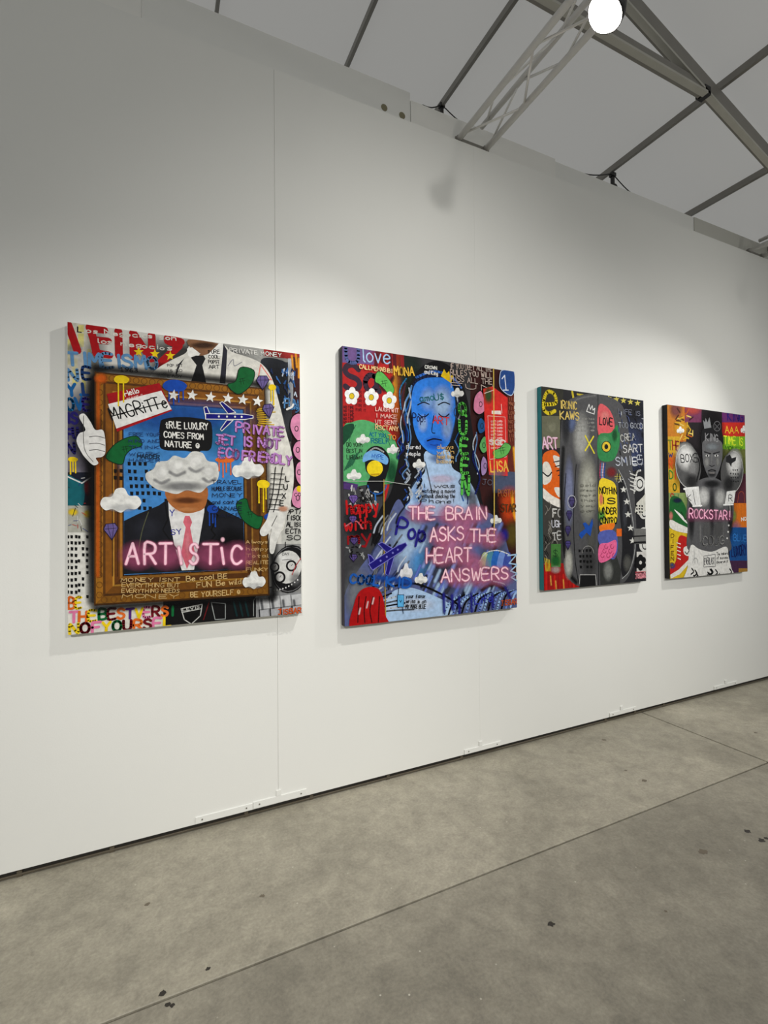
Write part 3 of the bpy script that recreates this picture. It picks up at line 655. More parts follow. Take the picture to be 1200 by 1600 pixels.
p.ell(453, 889, 29, 38, (24, 24, 26), 12); p.ring(453, 889, 27, 35.5, 1.2, (120, 120, 122), 12); p.ell(449, 886, 21.5, 26, (214, 214, 210), 12); p.soft(446, 872, 16, 10, (240, 240, 238), .8); p.soft(462, 905, 12, 14, (120, 120, 122), .6)
for u, v, r in ((429, 886, 7.5), (455, 884, 8.5), (437, 902, 9)): p.ell(u, v, r, r*1.05, (28, 26, 28)); p.ell(u, v, r*.66, r*.7, (206, 205, 202)); p.line([(u, v), (u+2, v-3)], .8, BLACK)
p.line([(470, 872), (462, 884), (456, 898)], 1.3, (186, 70, 76)); p.line([(441, 875), (455, 874)], .9, (90, 90, 92)); p.text('DAY', (441, 868), (452, 867), 4, .7, (96, 96, 98))
for k in range(9): p.ell(428+k*4.6, 922-.25*k*k, 1, 1.3, (224, 224, 222))
p.part('black_lettering')
p.scrawl(447, 792, 473, 854, 6, 7, 1.3, BLACK, ['OPTA', 'TISOC', 'ALISE', 'ECTIV', 'SO.', 'L'])
p.part('cream_lettering'); p.text('PRIVATE MONEY', (358, 550), (440, 558), 6, 1.2, (222, 221, 216), .1)
p.part('blue_graffiti')
for k in range(26):
    u, v = 420+p.rnd.random()*44, 574+p.rnd.random()*60; p.line([(u, v), (u+6*p.rnd.random()-2, v-5), (u+5*p.rnd.random(), v+7*p.rnd.random())], 1.7, [(40, 84, 140), (196, 206, 220), (30, 50, 90), (60, 110, 170)][k % 4])
p.part('blue_graffiti_word'); p.text('FUN', (444, 638), (466, 640), 15, 2.2, (88, 140, 190)); p.line([(448, 640), (456, 636), (458, 632)], 3, (232, 230, 226)); p.text('9', (462, 645), (468, 645), 10, 2, (90, 150, 205))
p.part('pink_balloon_shapes')
for pts, in ([[(462, 647), (470, 648), (473, 668), (470, 690), (460, 684), (453, 668), (455, 654)]], [[(462, 691), (471, 690), (473, 708), (470, 720), (461, 714), (457, 702)]], [[(464, 724), (472, 722), (474, 742), (470, 758), (463, 750), (461, 736)]], [[(460, 762), (470, 760), (474, 776), (469, 794), (458, 790), (455, 778)]]):
    p.blob(pts, (222, 148, 182), 5); q = spline(pts, 5); p.line(q+[q[0]], 1.6, BLACK)
for u, v in ((463, 670), (465, 703), (467, 738), (465, 778)): p.ring(u, v, 2.6, 4, 1.2, BLACK)
p.ell(467, 764, 4, 5, YEL); p.text('CO', (460, 776), (470, 775), 5, 1, BLACK)
p.part('painted_shirt', 'white shirt with sleeve painted behind the gilt frame')
p.blob([(232, 592), (246, 576), (270, 562), (290, 552), (296, 541), (312, 550), (338, 546), (350, 540), (362, 550), (392, 560), (410, 570), (424, 590), (436, 630), (446, 672), (455, 706), (459, 742), (455, 780), (446, 812), (440, 830), (418, 832), (410, 700), (400, 620), (300, 620), (240, 606)], (222, 220, 212), 4)
p.soft(405, 640, 12, 60, (90, 84, 72), .7); p.soft(250, 590, 22, 9, (150, 146, 138), .6, -20); p.soft(436, 700, 12, 60, (246, 244, 238), .7); p.soft(392, 580, 16, 12, (248, 246, 240), .7)
p.blob([(294, 531), (340, 537), (344, 545), (326, 553), (312, 556), (300, 547)], (142, 104, 76), 4); p.soft(318, 540, 24, 6, (74, 52, 40), .8)
p.poly([(292, 545), (300, 543), (313, 553), (304, 563), (294, 556)], (240, 239, 234)); p.poly([(342, 537), (349, 536), (347, 556), (322, 558), (326, 553)], (240, 239, 234))
p.poly([(298, 559), (306, 556), (318, 556), (321, 561), (316, 571), (322, 598), (312, 602), (298, 598), (307, 571)], (34, 34, 36)); p.poly([(349, 538), (355, 548), (352, 600), (343, 599), (346, 570)], (52, 52, 62))
p.poly([(288, 560), (281, 572), (276, 586), (274, 584), (278, 570)], (40, 40, 44))
p.scrawl(326, 545, 343, 576, 4, 5, 1, BLACK, ['PURE', 'COOL', 'POPST', 'ART']); p.scrawl(262, 565, 285, 590, 3, 4, .8, (90, 88, 90), ['POP ART', 'IS SO', 'EASY'])
p.line([(402, 598), (407, 570), (424, 594), (404, 588)], 1.6, (226, 134, 124)); p.line([(356, 572), (364, 562), (366, 572), (378, 566)], 1, (150, 150, 160), True)
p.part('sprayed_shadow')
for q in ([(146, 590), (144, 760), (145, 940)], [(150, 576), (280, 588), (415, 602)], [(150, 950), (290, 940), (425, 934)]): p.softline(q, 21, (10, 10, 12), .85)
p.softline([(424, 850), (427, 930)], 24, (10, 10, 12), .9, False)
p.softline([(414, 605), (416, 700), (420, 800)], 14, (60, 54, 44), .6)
p.part('painted_gilt_frame', 'gold painted picture frame with scalloped border')
O4 = [(148, 581), (414, 607), (421, 930), (147, 946)]; I4 = [(193, 630), (379, 641), (381, 889), (194, 898)]
def fr(t): return [(a[0]+(b[0]-a[0])*t, a[1]+(b[1]-a[1])*t) for a, b in zip(O4, I4)]
cols = [(0, .06, (84, 54, 22)), (.06, .30, (160, 110, 36)), (.30, .38, (98, 62, 24)), (.38, .62, (140, 90, 30)), (.62, .68, (186, 138, 56)), (.68, .86, (108, 66, 24)), (.86, .95, (164, 114, 44)), (.95, 1.0, (60, 40, 22))]
for t0, t1, c in cols:
    a, b = fr(t0), fr(t1); p.up()
    for i in range(4):
        j = (i+1) % 4; k = (1.0, .8, .86, 1.02)[i]; cc = tuple(int(v*k) for v in c)
        p.face([p.P(q)+(1,) for q in (a[i], a[j], b[j], b[i])], p.col(cc), False)
for side, n in ((0, 20), (3, 22), (2, 17), (1, 18)):
    a, b = fr(.18), fr(.24); j = (side+1) % 4
    for k in range(n):
        t = (k+.5)/n; u, v = a[side][0]+(a[j][0]-a[side][0])*t, a[side][1]+(a[j][1]-a[side][1])*t; p.ring(u, v, 4.6, 4.6, 1.1, (120, 78, 26), n=12)
for k in range(9): p.ring(204+k*20.5, 899-k*.9, 9, 8, 1.6, (96, 60, 22), n=14, a0=180, a1=360)
for u in (158, 176, 184): p.line([(u, 640), (u, 900)], 1.2, (78, 48, 20))
p.soft(158, 592, 12, 10, (222, 108, 34), .95); p.softline([(154, 600), (153, 900)], 8, (206, 104, 30), .75, False); p.softline([(402, 640), (404, 820)], 10, (80, 54, 22), .7, False)
for k in range(9): p.line([(400+p.rnd.random()*6, 640+k*3), (416+p.rnd.random()*14, 636+k*4)], 1.5, (214, 178, 44))
p.part('painted_sky')
p.poly(I4, (76, 142, 204)); p.soft(290, 655, 120, 34, (36, 88, 160), .85); p.soft(350, 690, 40, 30, (34, 120, 150), .5); p.soft(230, 720, 50, 40, (92, 164, 222), .6)
p.windows(199, 722, 7, 7, 8.6, 11.5, w=5.2, h=6.2, skip=.2, drift=1.2); p.windows(178, 733, 2, 2, 9, 11, w=5, h=6, skip=.1)
p.part('painted_suit', 'dark painted suit with white shirt and pink tie')
p.poly([(194, 814), (214, 804), (248, 790), (262, 780), (322, 778), (340, 793), (380, 812), (381, 889), (194, 897)], (30, 31, 38)); p.soft(230, 826, 28, 24, (58, 60, 70), .6); p.soft(360, 850, 30, 30, (12, 12, 14), .7)
p.poly([(262, 768), (320, 766), (319, 800), (311, 846), (303, 890), (284, 891), (272, 850), (264, 806)], (226, 225, 224))
p.blob([(262, 762), (320, 758), (321, 790), (306, 800), (286, 801), (264, 786)], (176, 112, 62), 4); p.soft(292, 782, 26, 6, (96, 54, 30), .8); p.soft(292, 796, 24, 5, (214, 150, 96), .7)
p.line([(258, 786), (262, 812), (254, 828), (276, 858)], 2, (14, 14, 18)); p.line([(324, 782), (340, 806), (330, 828), (336, 836), (312, 866)], 2.2, (12, 12, 14))
p.poly([(289, 806), (296, 806), (300, 816), (297, 824), (304, 862), (292, 889), (283, 864), (290, 824), (286, 816)], (216, 112, 128)); p.soft(293, 850, 5, 26, (238, 152, 164), .7)
p.text('Y', (265, 806), (272, 806), 9, 1.4, (50, 60, 160)); p.text('SY', (268, 836), (284, 834), 8, 1.4, (60, 60, 150)); p.line([(232, 800), (222, 830), (215, 868)], 1.2, (96, 98, 72), True)
p.part('speech_bubble', 'black painted speech bubble with white hand lettering')
p.blob([(249, 690), (250, 664), (256, 655), (288, 652), (324, 657), (331, 668), (331, 694), (326, 704), (312, 706), (318, 722), (298, 706), (256, 703)], (20, 20, 22), 5)
p.text('tRUE LUXURY', (259, 669), (325, 672), 10, 1.5, WHITE, .06); p.text('COMES FROM', (256, 684), (318, 687), 9, 1.5, WHITE, .06); p.text('NATURE @', (258, 698), (311, 701), 9, 1.5, WHITE, .06)
p.part('painted_storm_cloud', 'large grey and white painted cloud above the suit')
p.blob([(230, 752), (228, 740), (240, 733), (246, 722), (262, 720), (272, 712), (288, 716), (300, 706), (316, 708), (324, 720), (338, 724), (342, 738), (338, 752), (324, 760), (312, 770), (292, 766), (276, 772), (258, 768), (244, 764)], (214, 214, 210), 5)
for u, v, r, c in ((252, 742, 17, 236), (276, 730, 18, 240), (306, 724, 17, 238), (326, 740, 14, 232)): p.soft(u, v-3, r, r*.8, (c, c, c-3), .9); p.softline([(u-r*.6, v+8), (u, v+13), (u+r*.7, v+8)], 7, (146, 146, 148), .7)
p.soft(286, 760, 46, 9, (128, 128, 130), .7)
p.part('name_tag', 'red and white painted sticker with black scribbled name')
p.poly([(167, 616), (249, 599), (269, 642), (183, 675)], (170, 24, 32)); p.poly([(169, 632), (252, 611), (268, 640), (182, 670)], (234, 233, 230)); p.text('Hello', (196, 620), (218, 614), 8, 1.3, WHITE, .03); p.text('MY NAME IS', (199, 625.5), (224, 619), 3, .6, (226, 190, 186), .03)
p.text('MAGRiTTe', (176, 657), (262, 636), 19, 2, BLACK, .08); p.line([(174, 651), (210, 641), (260, 629)], 1.7, BLACK)
p.part('painted_money', 'green painted banknotes')
p.bill([(166, 716), (176, 698), (194, 686), (214, 682), (222, 696), (206, 702), (196, 712), (190, 726)]); p.bill([(375, 575), (396, 579), (395, 596), (384, 610), (370, 616), (355, 602), (368, 596)]); p.bill([(369, 787), (384, 779), (390, 796), (402, 806), (410, 808), (404, 826), (388, 820), (376, 808)])
p.part('paint_drips')
p.drip(190, 594, 12, 7, YEL, ((-5, 40), (3, 34))); p.drip(273, 604, 19, 10, (28, 82, 176), ((-9, 22), (-2, 28), (6, 24), (13, 20))); p.drip(351, 719, 15, 5, ORA, ((-9, 16), (-3, 26), (2, 18), (9, 22)))
p.drip(411, 757, 10, 7, YEL, ((-7, 28), (0, 42), (4, 22))); p.drip(332, 796, 9, 7, (26, 78, 170), ((-5, 24), (0, 20), (4, 26))); p.drip(423, 808, 11, 6, (26, 78, 170), ((-6, 16), (2, 24), (6, 16))); p.drip(425, 606, 6, 5, YEL, ((-2, 20), (2, 26)))
p.part('painted_stars')
for u, v in ((271, 618), (300, 618), (328.6, 621), (355.5, 623), (379, 625), (402, 627.6)): p.star(u, v, 9, WHITE, .15)
p.part('painted_airplane', 'navy painted airplane with white outline')
p.plane((395, 652), (321, 651), 8.5, NAVY, WHITE, ([(343, 630), (347, 628), (368, 645), (356, 647)], [(346, 674), (344, 671), (354, 657), (364, 657)], [(318, 637), (323, 636), (328, 648), (321, 652)]))
p.part('painted_gems')
p.gem(410, 599, 20, 22); p.gem(419, 643, 18, 22, rot=-.15); p.gem(174, 831, 23, 26, rot=-.1)
p.part('painted_hand', 'white painted hand gripping the frame')
p.soft(142, 695, 34, 50, (10, 10, 14), .7)
p.blob([(124, 652), (132, 647), (142, 660), (149, 672), (160, 672), (164, 682), (165, 706), (160, 714), (150, 716), (154, 724), (146, 727), (134, 716), (127, 706), (120, 690), (124, 678), (134, 672)], (226, 225, 222), 5)
for v in (684, 695, 705): p.line([(140, v-1), (152, v-2), (164, v+1)], 1.1, (110, 108, 106), True)
p.line([(131, 650), (132, 700), (146, 722)], .8, (70, 68, 70), True)
p.part('painted_sleeve_hand', 'white painted fingers over the frame edge')
p.blob([(424, 792), (446, 796), (440, 826), (432, 846), (427, 864), (421, 862), (421, 842), (424, 826), (416, 836), (408, 837), (406, 828), (416, 812)], (226, 225, 220), 5); p.line([(424, 822), (432, 806)], 1.2, (90, 88, 86)); p.soft(442, 795, 10, 6, (206, 150, 120), .9)
p.part('painted_clouds')
p.cloud(189, 782, 64, 38); p.cloud(387, 732, 50, 34); p.cloud(396.5, 906, 36, 28)
p.part('purple_lettering')
L1 = (192, 140, 204); sh = (1.2, .6, (134, 62, 120))
p.text('PRIVATE', (368, 675), (443, 682), 14, 2.6, L1, .05, sh); p.text('JET', (337, 693), (366, 696), 14, 2.8, L1, .05, sh); p.text('IS', (379, 697), (393, 698), 14, 2.8, L1, .05, sh); p.text('NOT', (403, 698), (436, 701), 14, 2.8, L1, .05, sh); p.text('ECO', (342, 714), (371, 717), 14, 2.8, L1, .05, sh); p.text('FRIENDLY', (378, 718), (455, 727), 14, 2.8, L1, .05, sh)
p.part('black_ladder_lettering')
for d in (0, 11): p.line([(430+d, 730), (426+d*.8, 770), (419+d*.7, 800)], 1.3, BLACK)
for k in range(8): p.line([(423-k*.6, 740+k*8), (444-k*1.2, 741+k*8)], 1.2, BLACK)
for t, u, v in (('L', 446, 752), ('U', 443, 765), ('X', 440, 779), ('E', 437, 791)): p.text(t, (u, v), (u+6, v), 8, 1.5, BLACK)
p.part('small_lettering')
p.scrawl(202, 672, 250, 722, 5, 5, .8, (40, 70, 120), ['FREE YOUR', 'MIND AND', 'THINK', 'WORK', 'HARDER']); p.text('HARDER', (215, 716), (250, 717), 6, 1, BLACK)
p.scrawl(331, 746, 378, 808, 6, 6, .9, (28, 34, 60), ['TRAVEL', 'HUMBLE BECAUSE', 'MONEY', 'and cant be', 'CANNABE', 'TAKE'])
T = (206, 176, 122)
p.scrawl(190, 900, 280, 934, 4, 6, 1, T, ['MONEY ISNT', 'EVERYTHING BUT', 'EVERYTHING NEEDS', 'MONEY']); p.text('Be cool BE', (291, 908), (355, 903), 8, 1.3, T, .08); p.text('FUN Be wild', (307, 918), (376, 912), 8, 1.3, T, .08); p.text('BE YOURSELF @', (297, 933), (375, 928), 8, 1.3, T, .08)
p.scrawl(384, 838, 418, 892, 5, 5, .9, T, ['Always', 'happy', 'Total', 'REALITE', 'FUNKY'])
p.part('pink_neon_lettering', 'airbrushed pink lettering with pale cores')
for u in (215, 260, 330, 372): p.soft(u, 868, 34, 26, (196, 100, 140), .5)
for t, u0, u1, h in (('A', 197, 217, 32), ('R', 226, 244, 32), ('T', 249, 268, 32), ('I', 281, 284, 26), ('S', 296, 310, 31), ('T', 317, 340, 31), ('I', 347, 350, 25), ('C', 361, 378, 28)): p.neon(t, (u0, 881), (u1, 880.5), h, 2.2)
p.soft(347.5, 843, 4, 4.5, (255, 206, 220), 1)
p.part('signature'); p.text('JISBAR', (434, 960), (470, 957), 8, 1.7, (206, 92, 34), .05)
p.flush()

# ------------------------------------------------------------------ painting with the blue portrait
p = Painting(0.897, 2.0385, 0.876, 2.3455, 'largest painting, blue portrait with a crown and pink BRAIN and HEART lettering', (34, 32, 36), (58, 50, 56), (54, 48, 60), seed=22)
LB, MB_, PB = (176, 202, 232), (54, 134, 226), (122, 138, 200)
p.part('painted_background')
p.poly([(530, 535), (628, 548), (624, 700), (600, 790), (530, 800)], (182, 38, 38)); p.poly([(530, 535), (590, 546), (584, 570), (530, 566)], (120, 92, 146)); p.soft(600, 556, 30, 14, (176, 40, 44), .9); p.soft(622, 620, 14, 70, (224, 116, 34), .85); p.soft(618, 600, 5, 30, (240, 176, 60), .7)
p.poly([(530, 745), (600, 760), (600, 985), (530, 985)], (70, 70, 74)); p.soft(640, 590, 26, 60, (40, 54, 46), .9); p.soft(648, 690, 40, 120, (14, 14, 16), .9)
p.poly([(735, 565), (810, 575), (812, 955), (735, 960)], (66, 26, 24)); p.soft(760, 640, 20, 60, (22, 20, 24), .8); p.poly([(792, 615), (812, 618), (812, 745), (794, 742)], (112, 44, 28)); p.poly([(768, 735), (812, 738), (812, 772), (770, 770)], (84, 94, 120)); p.soft(796, 790, 22, 34, (214, 82, 26), .9); p.softline([(803, 700), (806, 735)], 8, (250, 180, 40), .95, False); p.softline([(800, 770), (802, 796), (806, 812)], 9, (246, 170, 40), .95); p.soft(800, 835, 12, 26, (106, 92, 34), .8); p.soft(770, 800, 18, 40, (16, 16, 18), .8)
p.part('dark_block_letters')
p.text('Sa', (540, 610), (590, 612), 40, 9, (62, 44, 62), .02); p.text('U', (540, 566), (560, 568), 22, 6, (92, 104, 156)); p.text('M', (588, 574), (612, 578), 24, 6, (98, 24, 34)); p.line([(616, 550), (617, 572)], 6, (100, 28, 36)); p.line([(628, 552), (629, 574)], 6, (150, 36, 40))
p.softline([(590, 590), (600, 610), (614, 590)], 9, (62, 30, 40), .8)
for k in range(5): p.text('NO TIME', (537, 638+k*6), (553, 639+k*6), 4, 1, (96, 16, 24), .1); p.text('FOR IT', (556, 614+k*7), (572, 615+k*7), 4, .9, (112, 18, 26), .1)
p.part('light_blue_script'); p.text('love', (566, 565), (609, 569), 22, 2.2, (176, 206, 236), .04)
p.bill([(588, 583), (596, 581), (610, 596), (616, 610), (609, 619), (602, 610), (592, 600), (586, 596)], (104, 190, 96), (20, 60, 30), .9)
p.part('painted_daisy')
for u, v in ((549.5, 619), (580, 621), (608, 626)):
    p.part('painted_daisy')
    for k in range(5): a = math.radians(-90+72*k+6); p.ell(u+6.4*math.cos(a), v+8*math.sin(a), 5.2, 6.4, (240, 240, 238))
    p.ell(u, v, 4.2, 5, (30, 26, 20)); p.ell(u, v, 3.6, 4.3, (226, 196, 40))
p.part('green_rounded_mass', 'green rounded patch with clouds and small lettering')
p.blob([(536, 672), (550, 660), (566, 656), (582, 660), (598, 668), (612, 680), (621, 700), (624, 730), (616, 754), (570, 758), (536, 756)], (92, 170, 112), 5); p.blob([(535, 668), (552, 662), (551, 676), (541, 690), (535, 694)], (22, 80, 54), 4); p.soft(612, 738, 12, 24, (20, 84, 52), .9); p.soft(560, 690, 16, 20, (120, 198, 136), .7); p.line([(556, 664), (548, 680), (543, 700)], 1, (24, 90, 56), True); p.line([(590, 668), (604, 684), (612, 704)], 1, (24, 90, 56), True)
for k in range(5): p.softline([(538+k*3, 735-k*2), (548+k*3, 715-k*2)], 3, (30, 100, 80), .7, False)
p.poly([(535, 752), (560, 757), (556, 766), (535, 764)], (86, 58, 120))
p.text('ACT YOU', (577, 681), (602, 684), 6, 1.4, (24, 118, 138)); p.text('RSELF', (580, 692), (608, 693), 7, 1.6, (24, 118, 138)); p.scrawl(542, 688, 566, 717, 3, 6, 1, (24, 40, 30), ['DO YOUR', 'BEST IN', 'LIFE.dont'])
p.cloud(567, 686, 22, 15); p.cloud(614, 702, 20, 15); p.cloud(553, 742, 23, 17)
p.part('cap_with_yellow_disc', 'yellow disc under a pale blue cap band')
p.blob([(570, 722), (572, 706), (584, 697), (598, 700), (608, 714), (608, 728), (604, 742), (600, 758), (600, 774), (574, 774), (573, 756), (578, 744), (572, 736)], (20, 20, 24), 5); p.line([(574, 708), (586, 700), (599, 706)], 2.4, (176, 178, 180), True)
p.blob([(567, 722), (569, 710), (580, 704), (594, 706), (606, 716), (604, 726), (594, 722), (580, 718)], (122, 176, 224), 4); p.text('HYPE', (581, 715), (599, 718), 6, 1.1, (40, 96, 180), .08); p.ell(585.5, 732, 12.5, 12.5, (238, 212, 36)); p.softline([(580, 742), (592, 741)], 5, (206, 168, 28), .7, False)
p.ring(589, 754, 15, 18, 2.2, (34, 96, 170), n=30, a0=15, a1=165); p.line([(586, 772), (587, 786)], 2.4, (44, 120, 196))
p.part('white_graffiti')
for k in range(30):
    u, v = 538+p.rnd.random()*48, 762+p.rnd.random()*30; p.line([(u, v), (u+7*p.rnd.random()-2, v-6*p.rnd.random()), (u+6*p.rnd.random(), v+7*p.rnd.random())], 2.2, [(196, 196, 194), (26, 24, 26), (150, 150, 150)][k % 3])
p.text('HAPPY', (563, 784), (582, 786), 6, 1.1, BLACK)
p.part('red_graffiti_letters')
p.soft(565, 815, 34, 36, (18, 14, 16), .9); p.text('happy', (541, 803), (590, 800), 20, 3.6, (196, 28, 32), .08); p.text('with', (539, 828), (580, 826), 16, 3.4, (188, 26, 32), .08); p.text('my', (542, 850), (580, 848), 20, 3.6, (150, 18, 28), .08); p.softline([(540, 822), (556, 814), (566, 826)], 3, (222, 130, 140), .8)
p.gem(552, 781, 15, 15, (124, 96, 170)); p.gem(551, 812, 13, 12, (112, 84, 158)); p.gem(553, 846, 13, 12, (96, 76, 140)); p.gem(552, 872, 13, 12, (96, 80, 140))
for k in range(14):
    u, v = 540+p.rnd.random()*32, 848+p.rnd.random()*22; p.line([(u, v), (u+8*p.rnd.random()-3, v+7*p.rnd.random())], 2.2, [(150, 152, 152), (20, 18, 20)][k % 2])
p.part('painted_hair', 'black painted hair with blue and white strands')
p.blob([(672, 566), (654, 578), (640, 604), (628, 650), (622, 720), (610, 770), (592, 800), (584, 850), (640, 820), (700, 800), (760, 812), (752, 780), (744, 720), (736, 660), (726, 610), (708, 578), (688, 565)], (20, 19, 24), 5)
p.part('painted_bust', 'light blue painted neck and chest')
p.blob([(664, 706), (700, 704), (706, 730), (722, 742), (738, 760), (752, 800), (744, 812), (640, 812), (636, 780), (650, 752), (664, 736)], LB, 5); p.soft(690, 770, 30, 30, (212, 222, 240), .8); p.soft(654, 772, 14, 24, (126, 166, 214), .6); p.soft(684, 716, 16, 10, (70, 104, 160), .6); p.softline([(664, 722), (672, 758), (676, 778)], 3, (30, 30, 40), .8); p.soft(738, 784, 10, 24, (104, 106, 116), .8); p.soft(690, 748, 26, 8, (224, 200, 214), .5)
p.part('painted_dress', 'blue and grey brush-painted dress')
p.blob([(640, 800), (690, 806), (760, 800), (784, 830), (798, 880), (806, 952), (700, 962), (540, 985), (538, 930), (560, 890), (590, 850), (606, 810), (622, 780)], (98, 108, 152), 5)
p.soft(640, 850, 34, 50, LB, .9); p.soft(660, 880, 26, 30, (86, 160, 222), .8); p.soft(690, 890, 40, 60, (62, 62, 72), .7); p.soft(560, 930, 26, 50, (128, 132, 138), .9); p.soft(770, 860, 24, 40, (90, 92, 110), .7); p.soft(720, 840, 50, 40, (126, 136, 196), .7)
R_ = p.rnd
for k in range(90):
    u, v = 655+R_.random()*130, 815+R_.random()*120; l = 14+R_.random()*22; c = [PB, (20, 20, 28), (148, 168, 226), (60, 60, 74), LB, (110, 130, 210)][k % 6]; p.softline([(u, v), (u-l*.45, v+l)], 5+R_.random()*6, c, .95, False)
for k in range(34):
    u, v = 590+R_.random()*50, 790+R_.random()*110; p.softline([(u, v), (u-10, v+14), (u-14, v+26)], 4, [(18, 18, 24), (206, 216, 230), (60, 70, 110), (120, 122, 128)][k % 4], .9)
p.part('painted_sleeves', 'curved blue and black strokes along the bottom edge')
p.blob([(612, 925), (640, 918), (676, 930), (704, 946), (700, 962), (640, 970), (604, 974), (600, 950)], LB, 5); p.soft(650, 944, 34, 14, (220, 230, 244), .8)
for k in range(9): p.line([(560+k*3, 985-k*2), (556+k*5, 940+k*2), (590+k*7, 912+k*5)], 2.6, [(20, 20, 26), (190, 196, 204), (90, 96, 104)][k % 3], True)
for k in range(16):
    u = 692+k*7; p.line([(u, 966-k*1.2), (u+8, 944-k*1.2), (u+26, 930-k*.6)], 3.4, [(160, 192, 232), (22, 22, 30), (120, 146, 210)][k % 3], True)
p.line([(612, 916), (650, 912), (700, 934), (720, 950)], 3, (14, 14, 18), True); p.softline([(752, 922), (770, 912), (786, 920)], 9, (60, 26, 32), .95); p.line([(770, 908), (786, 912), (792, 920)], 2, (196, 206, 224), True)
p.part('painted_face', 'plain blue painted face with closed eyes')
p.blob([(676, 590), (700, 594), (710, 616), (711, 650), (706, 682), (694, 702), (680, 711), (664, 702), (650, 682), (643, 650), (643, 616), (652, 596)], MB_, 6)
p.soft(690, 630, 20, 32, (170, 198, 232), .95); p.soft(668, 624, 14, 22, (150, 186, 232), .8); p.soft(698, 668, 11, 24, (150, 176, 214), .8); p.soft(660, 662, 9, 16, (176, 204, 236), .7); p.soft(678, 692, 18, 12, (34, 108, 214), .8); p.softline([(710, 610), (713, 650), (704, 690)], 6, (30, 34, 46), .9)
for u in (661, 693): p.line([(u-8, 647), (u-3, 651), (u+3, 651), (u+8, 647)], 1.8, (16, 18, 28), True); p.line([(u-9, 633), (u, 629), (u+9, 632)], 1.8, (18, 20, 30), True)
p.line([(677, 650), (674, 674), (679, 677)], 1.5, (20, 24, 40), True); p.line([(667, 689), (677, 686), (689, 688)], 2.2, (18, 20, 34), True); p.line([(672, 695), (678, 696), (684, 695)], 1.5, (26, 70, 150))
p.line([(642, 612), (650, 596), (676, 587), (702, 592), (716, 610)], 3.2, (28, 40, 80), True); p.line([(650, 590), (676, 581), (704, 588), (720, 606)], 3.6, (58, 118, 206), True)
p.part('wavy_strands')
for k in range(30):
    left = k % 2 == 0; u = (626+R_.random()*16) if left else (709+R_.random()*34); v = 596+R_.random()*150; l = 24+R_.random()*44; a = 1.5+R_.random()*3.5; f = R_.random()*6
    p.line([(u+a*math.sin(f+i*1.3)-(v+l*i/5-640)*(.05 if left else -.05), v+l*i/5) for i in range(6)], 1.2+1.8*R_.random(), [(40, 110, 190), (214, 222, 232), (30, 44, 120), (120, 170, 226), (70, 84, 110)][k % 5], True)
p.softline([(632, 600), (627, 640), (632, 664)], 5, (96, 40, 50), .8); p.line([(626, 640), (624, 610), (634, 592)], 2.2, (40, 130, 180), True)
for k in range(26):
    u, v = 632+R_.random()*26, 720+R_.random()*60; p.line([(u, v), (u+4, v+8), (u-2, v+16)], 2.4, [(220, 226, 234), (24, 24, 34), (48, 90, 170), (180, 192, 208)][k % 4], True)
p.part('yellow_crown'); p.poly([(688, 588), (693, 577), (697, 584), (701, 580), (702, 587), (707, 587), (704, 599)], (236, 202, 26))
p.cloud(714, 614, 20, 15); p.cloud(654, 725, 20, 15); p.cloud(774, 812, 18, 14); p.cloud(634, 893, 20, 26, (224, 224, 228)); p.cloud(657, 904, 20, 17)
p.part('cream_lettering'); p.text('CALLMEHABIBI', (561, 576), (612, 583), 6, 1.3, (238, 206, 150), .08); p.text('LAUGH WIT', (586, 642), (622, 645), 6, 1.1, (236, 190, 180)); p.text('I MAKE', (586, 652), (620, 655), 6, 1.1, (236, 190, 180)); p.text('UT SENT', (586, 662), (620, 664), 6, 1.1, (236, 190, 180)); p.text('RSCTANY', (586, 671), (622, 674), 7, 1.2, (240, 200, 150)); p.text('TO', (606, 686), (618, 687), 7, 1.2, (232, 140, 60))
p.part('yellow_lettering'); p.text('MONA', (615, 586), (646, 588), 13, 2.1, (242, 196, 76), .06)
p.part('face_lettering'); p.text('amoU$', (656, 628), (694, 624), 10, 1.5, (30, 120, 128)); p.text('Pop!', (644, 658), (664, 660), 12, 1.5, (24, 34, 80)); p.text('ART', (676, 661), (700, 664), 11, 1.7, (212, 70, 74))
p.part('white_small_lettering'); p.text('CROWN', (663, 576), (682, 578), 5, 1.1, WHITE); p.text('and King', (662, 584), (683, 587), 6, 1.1, WHITE); p.scrawl(703, 566, 768, 606, 4, 8, 1.2, (206, 188, 178), ['IF YOU OBEY ALL THE', 'RULES YOU WILL', 'MISS ALL THE', 'FUN'], .08); p.scrawl(634, 692, 656, 712, 2, 6, 1, (222, 222, 224), ['Bored', 'people']); p.scrawl(682, 694, 708, 724, 4, 6, .9, (226, 190, 120), ['always', 'with', 'head thin', 'balloon'])
p.part('black_small_lettering'); p.scrawl(658, 754, 710, 786, 4, 6, .9, BLACK, ['I was', 'watching a movie', 'without checking the', 'Phone!'])
p.part('green_vertical_lettering')
p.softline([(723, 630), (724, 700), (729, 772)], 22, (16, 16, 20), .9)
for t, u, v, h in (('Q', 716, 648, 18), ('U', 717, 678, 20), ('E', 719, 708, 22), ('E', 720, 738, 22), ('N', 721, 772, 30)): p.text(t, (u, v), (u+11, v+1), h, 4.4, (98, 196, 84), .03)
p.part('coloured_balloon_shapes')
